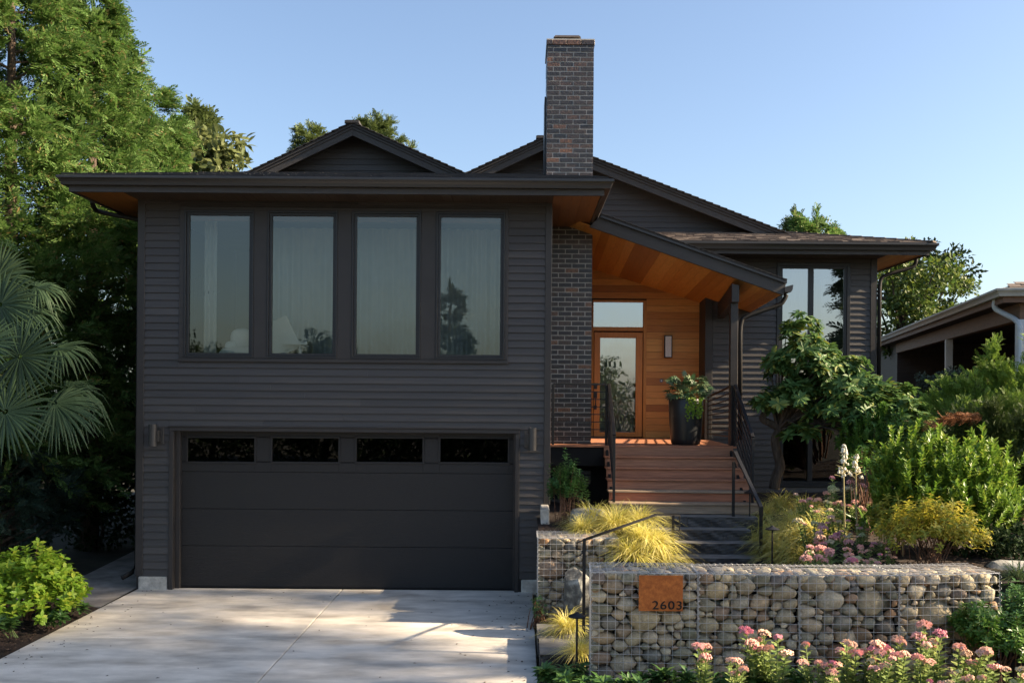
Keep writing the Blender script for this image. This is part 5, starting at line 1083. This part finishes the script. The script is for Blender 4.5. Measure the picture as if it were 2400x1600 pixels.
fr_ = [(1622, 1478, 3, "peach sedum in front of the first basket joint"), (1690, 1510, 3, "small green headed sedum among dark rosettes"), (1745, 1446, 3, "tall peach sedum left of the second basket joint"), (1782, 1460, 0, "pink and peach sedum under the second basket joint"), (1870, 1498, 0, "sedum with small pale heads right of the second basket joint"), (1950, 1470, 1, "pink sedum before the long pale stone"), (2000, 1510, 1, "deep pink sedum lowest in the front row"), (2062, 1480, 2, "wide pink sedum cluster before the third basket joint"), (2140, 1440, 3, "tallest peach sedum of the front row"), (2120, 1500, 1, "sedum with open pink heads under the tallest peach one"), (2190, 1480, 2, "broad rose sedum before the end basket"), (2260, 1495, 0, "pink sedum at the end basket's corner"), (2325, 1530, 3, "single pink sedum at the right picture edge"), (1910, 1530, 3, "pale sedum low between the deep pink ones"), (2230, 1530, 0, "low pale pink sedum near the dark right shrubs"), (2160, 1545, 0, "low sedum with pink heads at the bottom picture edge")]
for i, (dx, dy, k, lb) in enumerate(fr_):
    Y = 8.75 - .55 * (dy - 1440) / 110; p = P(dx, dy, Y); s = max(.75, min(1.35, (p.z - .17) / .5)); sedum((p.x, Y, p.z - .5 * s), k, s, lb, "sedums in front of the gabion wall")
bk_ = [(1858, 1140, 1), (1905, 1120, 3), (1940, 1105, 0), (1970, 1108, 3), (2005, 1120, 3), (1880, 1165, 1), (1930, 1150, 2), (1980, 1160, 1), (1875, 1195, 1), (1925, 1190, 2), (1985, 1200, 0), (1890, 1225, 2), (1950, 1222, 1), (1910, 1250, 2), (1975, 1255, 1), (2015, 1235, 0), (1935, 1275, 2), (2005, 1280, 1), (2050, 1262, 0), (1885, 1270, 1)]
bl_ = ["back sedum clump nearest the rhododendron trunk", "deep pink sedum beside the basement window", "green budded sedum below the yucca flowers", "slender sedum right of the white yucca spike", "pink sedum beside the young dark shrub", "rose sedum above the golden sedge", "full rose sedum in the middle of the back bed", "sedum around the yucca stalk foot", "pale pink sedum leaning towards the sedge", "many headed sedum in the back bed's centre", "sedum left of the tall bare stalk", "low pink sedum beside the third sedge clump", "green and pink sedum before the strappy leaves", "wide pink sedum behind the gabion top", "sedum under the dark strap leaves", "rose sedum before the yellow shrub", "lowest wide sedum behind the third basket", "low sedum between bare stalks and gabion", "small sedum at the yellow shrub's foot", "low sedum beside the lowest sedge clump"]
for (dx, dy, k), lb in zip(bk_, bl_):
    Y = 13.6 - 3.2 * (dy - 1105) / 175; p = P(dx, dy, Y); g = gh(p.x, Y); s = max(.75, min(1.25, (p.z - g) / .5)); sedum((p.x, Y, p.z - .5 * s), k, s, lb, "sedums in the back bed")
# ------------------------------------------------------------------ yucca spikes
def yucca(dx, Y, dyt, dyb, ncl, label, bells=True, seed=1):
    r = np.random.default_rng(seed); x = PX(dx, dyt, Y); g = gh(x, Y); zt_, zb_ = PZ(dx, dyt, Y), PZ(dx, dyb, Y); t = thing("yucca_spike", (x, Y, g), label, "yucca"); m = MB(); m.tube([(x + .02, Y, g), (x, Y, (g + zt_) / 2), (x - .01, Y, zt_)], [.012, .010, .005], 6); m.build("stalk", STALK, t)
    tw = MB()
    for k in range(16): z = zb_ + (zt_ - zb_) * k / 16 * .9; a = r.uniform(0, 6.28); l = .05 + .07 * (1 - k / 16); tw.tube([(x, Y, z), (x + l * math.cos(a), Y + l * math.sin(a), z + .03)], .003, 4, False)
    tw.build("twig", STALK, t)
    m = MB(); n = ncl; f = r.random(n); z = zb_ + (zt_ - zb_) * f; wd = (.062 * (1 - f) + .012); a = r.uniform(0, 6.28, n)
    for k in range(n):
        c = (x + wd[k] * math.cos(a[k]), Y + wd[k] * math.sin(a[k]), z[k]); q = r.uniform(.6, .95); m.lathe([(.004 * q, .02 * q), (.014 * q, .008 * q), (.021 * q, -.012 * q), (.017 * q, -.024 * q)], c, 7, False)
    m.build("blossom", YUCCA_W, t, smooth=True)
yucca(1939, 12.2, 1020, 1095, 44, "taller white yucca flower spike", seed=1); yucca(1967, 12.0, 1042, 1100, 24, "shorter white yucca spike on a long pale stalk", seed=2)
yucca(2071, 11.2, 1135, 1240, 4, "nearly bare pale stalk with two white blooms", seed=3); yucca(2030, 11.2, 1165, 1260, 0 + 1, "bare dry stalk left of the yellow shrub", seed=4)
# ------------------------------------------------------------------ right garden shrubs
Yr = 15.6
rb = thing("rhododendron", (PX(1785, 1115, Yr), Yr, 1.15), "rhododendron with crooked brown trunk before the right wing", "shrub"); r = np.random.default_rng(150)
rb_tips = []; rb_ax = []
for (dx, dy, Y, rx, ry, rz_, n) in [(1850, 850, 15.5, .62, .6, .62, 100), (1915, 900, 15.4, .75, .65, .6, 120), (1810, 930, 15.3, .45, .45, .45, 52), (1960, 960, 15.1, .7, .6, .5, 90), (1840, 1000, 15.1, .28, .3, .2, 14), (1845, 765, 15.6, .38, .35, .3, 16), (2040, 940, 15.2, .75, .6, .45, 90), (2090, 1010, 14.8, .65, .6, .45, 80), (2000, 1020, 14.9, .5, .5, .4, 50), (1760, 930, 15.4, .2, .25, .25, 14)]:
    tp, ax = shoots_in(tuple(P(dx, dy, Y)), (rx, ry, rz_), n, r, .5, .55); rb_tips.append(tp); rb_ax.append(ax)
tp = np.concatenate(rb_tips); ax = np.concatenate(rb_ax)
m = MB(); whorl_shoots(m, tp, ax, 9, .15, (-.25, .45), OVAL, .95, 2, r, .035); m.build("foliage", LF_RHODO, rb)
m = MB(); pts = [P(1778, 1122, Yr), P(1783, 1095, Yr), P(1792, 1070, Yr), P(1786, 1040, Yr), P(1780, 1010, Yr), P(1788, 985, Yr), P(1770, 972, Yr), P(1752, 962, Yr), P(1758, 945, Yr), P(1775, 925, Yr)]
m.tube(curve(pts, 4), list(np.linspace(.085, .045, 37)), 9); s0 = Vector(pts[5])
for q in tp[::14]: e = Vector(q); m.tube([s0, s0.lerp(e, .45) + Vector((0, 0, .12)), e], [.03, .02, .006], 5, False)
m.build("trunk", BARK, rb, smooth=True)
def upright_shrub(name, base, c, rad, nsh, mat, label, seed, ls=.075, layers=7, nl=4, gap=.036, el=(.7, 1.15), w=1.0):
    r = np.random.default_rng(seed); t = thing(name, base, label, "shrub"); tips, ax = shoots_in(c, rad, nsh, r, .4, .88); tips = tips + ax * r.uniform(-.05, .22, (nsh, 1)); m = MB(); whorl_shoots(m, tips, ax, nl, ls, el, OVAL, w, layers, r, gap); m.build("foliage", mat, t); stems_mesh(base, tips, 30, r, .009, .15).build("stem", REDSTEM, t); return t
c = P(2010, 1045, 14.6); upright_shrub("strawberry_shrub", (c.x, c.y, 1.15), tuple(c), (.52, .5, .62), 170, LF_ARBD, "dark glossy upright shrub below the rhododendron", 160, .075, 6)
c = P(2170, 1160, 11.5); upright_shrub("upright_shrub", (c.x, c.y, 1.1), (c.x, c.y, c.z), (.90, .6, .76), 460, LF_ARB, "bright green shrub of upright yellow tipped shoots", 161, .08, 8)
c = P(2140, 1222, 10.6); leafy_shrub("yellow_shrub", (c.x, c.y, 1.1), (c.x, c.y, c.z - .02), (.60, .45, .42), 300, 4, .058, LF_YEL, "golden yellow leaved shrub behind the gabion wall", 162, layers=3, gap=.045, el=(-.1, .5), nst=40, srad=.005)
c = P(2050, 1195, 11.2); leafy_shrub("yellow_shrub", (c.x, c.y, 1.1), (c.x, c.y, c.z), (.26, .3, .36), 120, 4, .055, LF_YEL, "smaller yellow leaved shrub beside the bare stalks", 163, layers=3, gap=.045, el=(-.1, .5), nst=20, srad=.005)
c = P(1985, 1080, 12.9); leafy_shrub("young_shrub", (c.x, c.y, 1.1), (c.x, c.y, c.z), (.36, .3, .3), 110, 4, .06, LF_ARBD, "small green shrub behind the white yucca spikes", 164, layers=2, gap=.045)
p = P(1298, 1190, 13.75); leafy_shrub("young_shrub", (p.x, p.y, 1.08), (p.x + .02, p.y, PZ(1300, 1118, 13.75)), (.30, .26, .52), 130, 4, .058, LF_SHRUBG, "small leafy shrub in the corner by the brick pier", 165, layers=4, gap=.04, upb=.85, shell=.1, stem=REDSTEM, nst=24, srad=.006)
p = P(1227, 1385, 12.6); leafy_shrub("creeping_plant", (p.x + .05, 12.3, .0), (p.x + .05, 12.3, .2), (.10, .35, .22), 90, 5, .03, LF_SHRUBG, "low creeping plant between driveway and small gabion", 166, "plant")
sp_ = thing("strap_leaf_plant", tuple(at_ground(1995, 1240)), "dark strap leaves among the back sedums", "plant"); m = MB(); b = at_ground(1995, 1235)
for k in range(14): a = random.uniform(0, 6.28); d = Vector((math.cos(a), math.sin(a) * .6, random.uniform(.5, 1.6))).normalized(); place(m, OVAL, [tuple(b + Vector((0, 0, .05)))], [tuple(d)], [(-d.x * .5, -.4, 1)], random.uniform(.35, .55), .45)
m.build("foliage", LF_ARBD, sp_)
# junipers
def juniper(name, base, parts_, label, mat, seed, dead=None):
    r = np.random.default_rng(seed); t = thing(name, base, label, "juniper"); m = MB(); bm2 = MB(); b = Vector(base)
    for (tip, n, wd, l0) in parts_:
        e = Vector(tip); s0 = b.lerp(e, .2); mid = s0.lerp(e, .55) + Vector((0, 0, .12 * (e - s0).length)); cv = curve([s0, mid, e], 8); cvn = np.array([tuple(q) for q in cv]); bm2.tube(cv, list(np.linspace(.028, .006, len(cv))), 5, False)
        npl = max(12, n // 6); f = .30 + .70 * (np.arange(npl) + r.random(npl)) / npl; g = np.minimum(f, .999) * (len(cv) - 1.001); i0 = g.astype(int); fr = (g - i0)[:, None]; p0 = cvn[i0] * (1 - fr) + cvn[i0 + 1] * fr; ax = unit(cvn[i0 + 1] - cvn[i0])
        d = unit(ax * 1.0 + unit(r.normal(size=(npl, 3))) * .75 + np.array([0, -.1, .25])); pl_l = (2.0 * wd + .14) * r.uniform(.7, 1.3, npl) * (1.15 - .6 * f); per = 9; jx = np.repeat(np.arange(npl), per); ff = np.tile((np.arange(per) + .5) / per, npl)
        pos = p0[jx] + d[jx] * (pl_l[jx] * ff)[:, None] + r.normal(size=(npl * per, 3)) * .018; dd = d[jx] + unit(r.normal(size=pos.shape)) * .5; kk = r.integers(0, 3, len(jx)); L_ = .085 * r.uniform(.8, 1.3, len(jx)) * (1.2 - .4 * ff) * (l0 / .15)
        for k in range(3): w_ = kk == k; place(m, SPRAYS[k], pos[w_], dd[w_], r.normal(size=(w_.sum(), 3)) + np.array([0, -.4, .6]), L_[w_])
    m.build("foliage", mat, t); bm2.build("branch", REDSTEM, t, smooth=True)
    if dead:
        dm_ = MB(); n = 150; e0, e1 = Vector(dead[0]), Vector(dead[1]); f = r.random(n); pos = np.array(e0)[None] + (np.array(e1) - np.array(e0))[None] * f[:, None] + r.normal(size=(n, 3)) * np.array([.03, .03, .018]); pos[:, 2] += .05 * np.sin(f * 3.14); place(dm_, SPRAYS[0], pos, np.array([[-1, -.2, -.15]]) + r.normal(size=(n, 3)) * .3, r.normal(size=(n, 3)) * .5 + np.array([0, -.3, 1]), .12); dm_.build("dead_spray", LF_JUNO, t)
    return t
jb = (PX(2310, 1150, 14.0), 14.0, 1.1)
juniper("juniper_bush", jb, [(P(x, y, Y), n, wd, .16) for x, y, Y, n, wd in [(2180, 900, 14.3, 340, .16), (2120, 985, 14.0, 220, .11), (2140, 925, 14.1, 220, .11), (2280, 805, 14.2, 260, .10), (2262, 850, 14.3, 260, .11), (2225, 890, 14.1, 300, .15), (2300, 870, 14.1, 320, .15), (2372, 800, 13.9, 260, .11), (2345, 880, 13.9, 320, .15), (2205, 960, 13.9, 320, .16), (2260, 950, 13.8, 340, .17), (2330, 940, 13.7, 320, .17), (2400, 900, 13.9, 300, .15), (2150, 1010, 13.8, 260, .13), (2240, 1020, 13.7, 300, .16)]], "bright green feathery juniper reaching towards the neighbour's porch", LF_JUN, 170)
jb2 = (PX(2345, 1200, 13.4), 13.4, 1.1)
juniper("juniper_bush", jb2, [(P(x, y, Y), n, wd, .15) for x, y, Y, n, wd in [(2190, 1015, 13.4, 420, .15), (2215, 970, 13.4, 380, .15), (2250, 1060, 13.3, 520, .18), (2290, 1000, 13.2, 520, .18), (2340, 1080, 13.1, 520, .18), (2310, 1130, 13.2, 460, .18), (2365, 975, 13.1, 460, .18), (2240, 1010, 13.3, 420, .16), (2280, 950, 13.2, 380, .16), (2350, 1160, 13.1, 420, .17), (2260, 1120, 13.2, 420, .17), (2390, 1090, 13.1, 420, .18), (2320, 1190, 13.2, 340, .16), (2270, 1180, 13.2, 320, .15), (2400, 1010, 13.1, 400, .17)]], "dark dense juniper with a rusty dead branch at the right edge", LF_JUND, 171, (P(2255, 957, 13.1), P(2150, 974, 13.0)))
c = P(2170, 868, 17.5); broadleaf("mound_shrub", (c.x, 17.5, 1.1), (c.x, c.y, c.z - .28), (.52, .5, .46), 110, 90, .05, LF_GREYM, "grey green clipped mound before the neighbour's porch", None, .05, 175, "shrub", cl=.22)
c = P(2270, 1255, 11.3); broadleaf("evergreen_shrub", (c.x, c.y, 1.05), (c.x, c.y, c.z + .1), (.5, .5, .35), 70, 50, .06, LF_DARK, "dark low shrub under the juniper", None, .04, 176, "shrub")
# front right dark shrubs and rosettes
for i, (dx, dy, Y, rx, rz_, lb) in enumerate([(2300, 1480, 9.1, .34, .34, "dark leafy shrub right of the gabion end"), (2345, 1420, 9.6, .32, .36, "dark shrub under the low boulder at the right edge"), (2240, 1440, 9.2, .22, .24, "thin leafy shoots at the end basket's corner")]):
    c = P(dx, dy, Y); leafy_shrub("evergreen_shrub", (c.x, Y, .2), tuple(c), (rx, .3, rz_), 150, 4, .06, LF_ARBD if i != 1 else LF_SHRUBG, lb, 180 + i, layers=3, gap=.04, nst=18, group="dark shrubs at the wall's right end")
for i, (dx, dy, Y, h, n, lb) in enumerate([(1290, 1530, 9.35, .32, 9, "dark leafy plant under the slate landing"), (1335, 1558, 8.9, .30, 7, "dark rosette plant at the gabion's bottom corner"), (1400, 1560, 8.8, .26, 6, "dark rosette plant below the number plate's left side"), (1480, 1555, 8.8, .26, 6, "dark rosette plant straight below the number plate"), (1560, 1552, 8.8, .28, 6, "dark rosette plant right of the number plate"), (1660, 1560, 8.8, .26, 6, "dark rosette plant among the first sedums"), (1725, 1556, 8.75, .28, 6, "dark rosette plant below the tall peach sedum"), (1845, 1560, 8.6, .26, 6, "dark rosette plant below the pale headed sedum")]):
    p = P(dx, dy, Y); rosette_plant((p.x, Y, p.z - h + .03), h, n, lb, 190 + i, .12, spread=.14)
# ------------------------------------------------------------------ neighbour's house
no = Vector((7.68, 15.9, 0)); ang = -math.atan2(.214, .977); nh_ = thing("neighbour_house", no, "low neighbouring house with white posts and open corner porch", "house", None, ang)
def nb(mb, name, mat, bevel=0):
    o = bpy.data.objects.new(name, mb.mesh(name, mat)); C.objects.link(o); o.parent = nh_
    if bevel: b = o.modifiers.new("edge", 'BEVEL'); b.width = bevel; b.segments = 1
    return o
zE = 4.62
m = MB(); gp3 = [(o, z - ZG + zE) for o, z in gprof]; m.sweep(gp3, [(0, 26), (0, 0), (9, 0)]); nb(m, "gutter", NGUT)
m = MB(); m.sweep([(-.04, zE - .22), (-.002, zE - .22), (-.002, zE - .02), (-.04, zE - .02)], [(0, 26), (0, 0), (9, 0)]); nb(m, "fascia", NBEAM)
m = MB(); m.box(.04, 9, .04, 26, zE - .20, zE - .17); nb(m, "porch_ceiling", NCEIL)
m = MB(); m.prism([(-.05, -.05, zE), (9, -.05, zE), (9, 4.5, zE + 1.35), (4.5, 4.5, zE + 1.35)], (0, 0, -.03)); m.prism([(-.05, -.05, zE), (4.5, 4.5, zE + 1.35), (4.5, 26, zE + 1.35), (-.05, 26, zE)], (0, 0, -.031)); rn = nb(m, "roof", SHINGLE_B)
m = MB(); shingles(m, (-.05, -.08, zE + .004), (1, 0, 0), (0, 1, .3), 9, 2.6, lambda a, b: a > b / 1.044); so = nb(m, "shingles", SHINGLE_B)
m = MB(); m.box(.30, .45, .2, 13.2, zE - .48, zE - .21); m.box(.45, 9, .2, .35, zE - .48, zE - .21); nb(m, "porch_beam", NBEAM, .004)
for (x, y, s) in ((.25, .15, .13), (.29, 6.0, .14)): m = MB(); m.box(x, x + s, y, y + s, 1.0, zE - .48); nb(m, "porch_post", NWHITE, .005)
m = MB(); hl = [(1.3, 1.0, 3.95)]; wdw = (1.35, 6.0, 1.2, 3.55)
clap(m, .35, 9, .8, zE - .2, 13.3, .2, [wdw], .02); m.box(.35, 9, 13.301, 13.4, .8, zE - .2) if 0 else None; nb(m, "siding_wall", NSIDE)
m = MB(); holed(m, .35, 9, .8, zE - .2, 13.302, 13.4, [wdw]); m.box(.35, .45, 13.4, 26, .8, zE - .2); nb(m, "wall", NSIDE)
m = MB(); ring(m, *wdw, .12, 13.24, 13.36); m.box(3.6, 3.7, 13.26, 13.36, wdw[2] + .12, wdw[3] - .12); wf = nb(m, "window", NBEAM)
m = MB(); m.add([(wdw[0] + .1, 13.33, wdw[2] + .1), (wdw[1] - .1, 13.33, wdw[2] + .1), (wdw[1] - .1, 13.33, wdw[3] - .1), (wdw[0] + .1, 13.33, wdw[3] - .1)], q=[(0, 1, 2, 3)]); pn = nb(m, "pane", GL_GAR); pn.parent = wf
m = MB(); n = 180; V = []
for k in range(n + 1): x = wdw[0] + .05 + (wdw[1] - wdw[0] - .1) * k / n; yy = 13.6 + .05 * math.sin(x * 38); V += [(x, yy, 1.2), (x, yy, 3.6)]
m.add(V, q=[(2 * k, 2 * k + 2, 2 * k + 3, 2 * k + 1) for k in range(n)]); nb(m, "window_blind", NSIDE)
m = MB(); m.tube(curve([(.02, .55, zE - .1), (.02, .6, zE - .25), (.12, .55, zE - .34), (.24, .3, zE - .46), (.28, .1, zE - .6), (.28, .08, zE - .8)], 4) + [Vector((.28, .08, 1.0))], .045, 10); nb(m, "downspout", NWHITE)
m = MB(); m.lathe([(.02, -.02), (.16, -.03), (.14, -.11), (.06, -.14)], (3.0, 6.5, zE - .20), 16); nb(m, "ceiling_lamp", NWHITE)
m = MB(); m.box(5.5, 9, 13.0, 13.25, .9, 4.4); m.box(6.5, 6.7, 3, 13, .9, zE - .2); nb(m, "inner_wall", NSIDE)
# ------------------------------------------------------------------ trees beside and behind the photographer (dapple the drive, show in the panes)
for i, (x, y, cz, rx, ry, rz_, n, lb) in enumerate([(23.5, 8.7, 14.9, 1.8, 1.9, 1.3, 110, "smaller broadleaf tree beyond the right picture edge, before the tall pair"), (24, 7.6, 18.2, 2.6, 2.5, 4.2, 220, "tall broadleaf tree beyond the right picture edge, nearer the street"), (25.0, 12.0, 18.9, 2.6, 2.5, 4.6, 260, "tall broadleaf tree beyond the right picture edge, nearer the house")]):
    broadleaf("shade_tree", (x, y, 0), (x, y, cz), (rx, ry, rz_), n, 52, .15, LF_TREE, lb, "street trees beside the garden", .3, 200 + i, cl=.33)
for i, (x, y, H, rm) in enumerate([(-13.2, -13, 5.2, 2.2), (-8.6, -14, 5.4, 1.6), (-2, -13.5, 4.2, 2.8), (3.2, -13, 4.9, 2.6), (9, -14, 4.5, 3.0), (-18, -14, 4.5, 3)]):
    broadleaf("street_tree", (x, y, 0), (x, y, H * .5), (rm, 2.0, H * .5), 150, 80, .16, LF_DARK, "dark tree across the street, mirrored in the garage panes", "trees across the street", .15, 220 + i, cl=.25)
broadleaf("clipped_hedge", (-3, -12.2, 0), (-3, -12.2, .9), (19, .8, 1.5), 900, 40, .16, LF_DARK, "long dark hedge across the street", None, .05, 260, "hedge", cl=.11)
cypress("conifer_tree", (-3.2, -14.5, 0), 7.6, 1.5, 60, 6, LF_DARK, "slim conifer across the street mirrored in the upper windows", None, seed=241, sl=(.3, .5), rise=.2, z0=.1)
cypress("conifer_tree", (13.3, -2.0, 0), 9.5, 1.9, 50, 6, LF_DARK, "conifer mirrored in the right wing window", None, seed=240, sl=(.4, .7), rise=-.1, z0=.2)
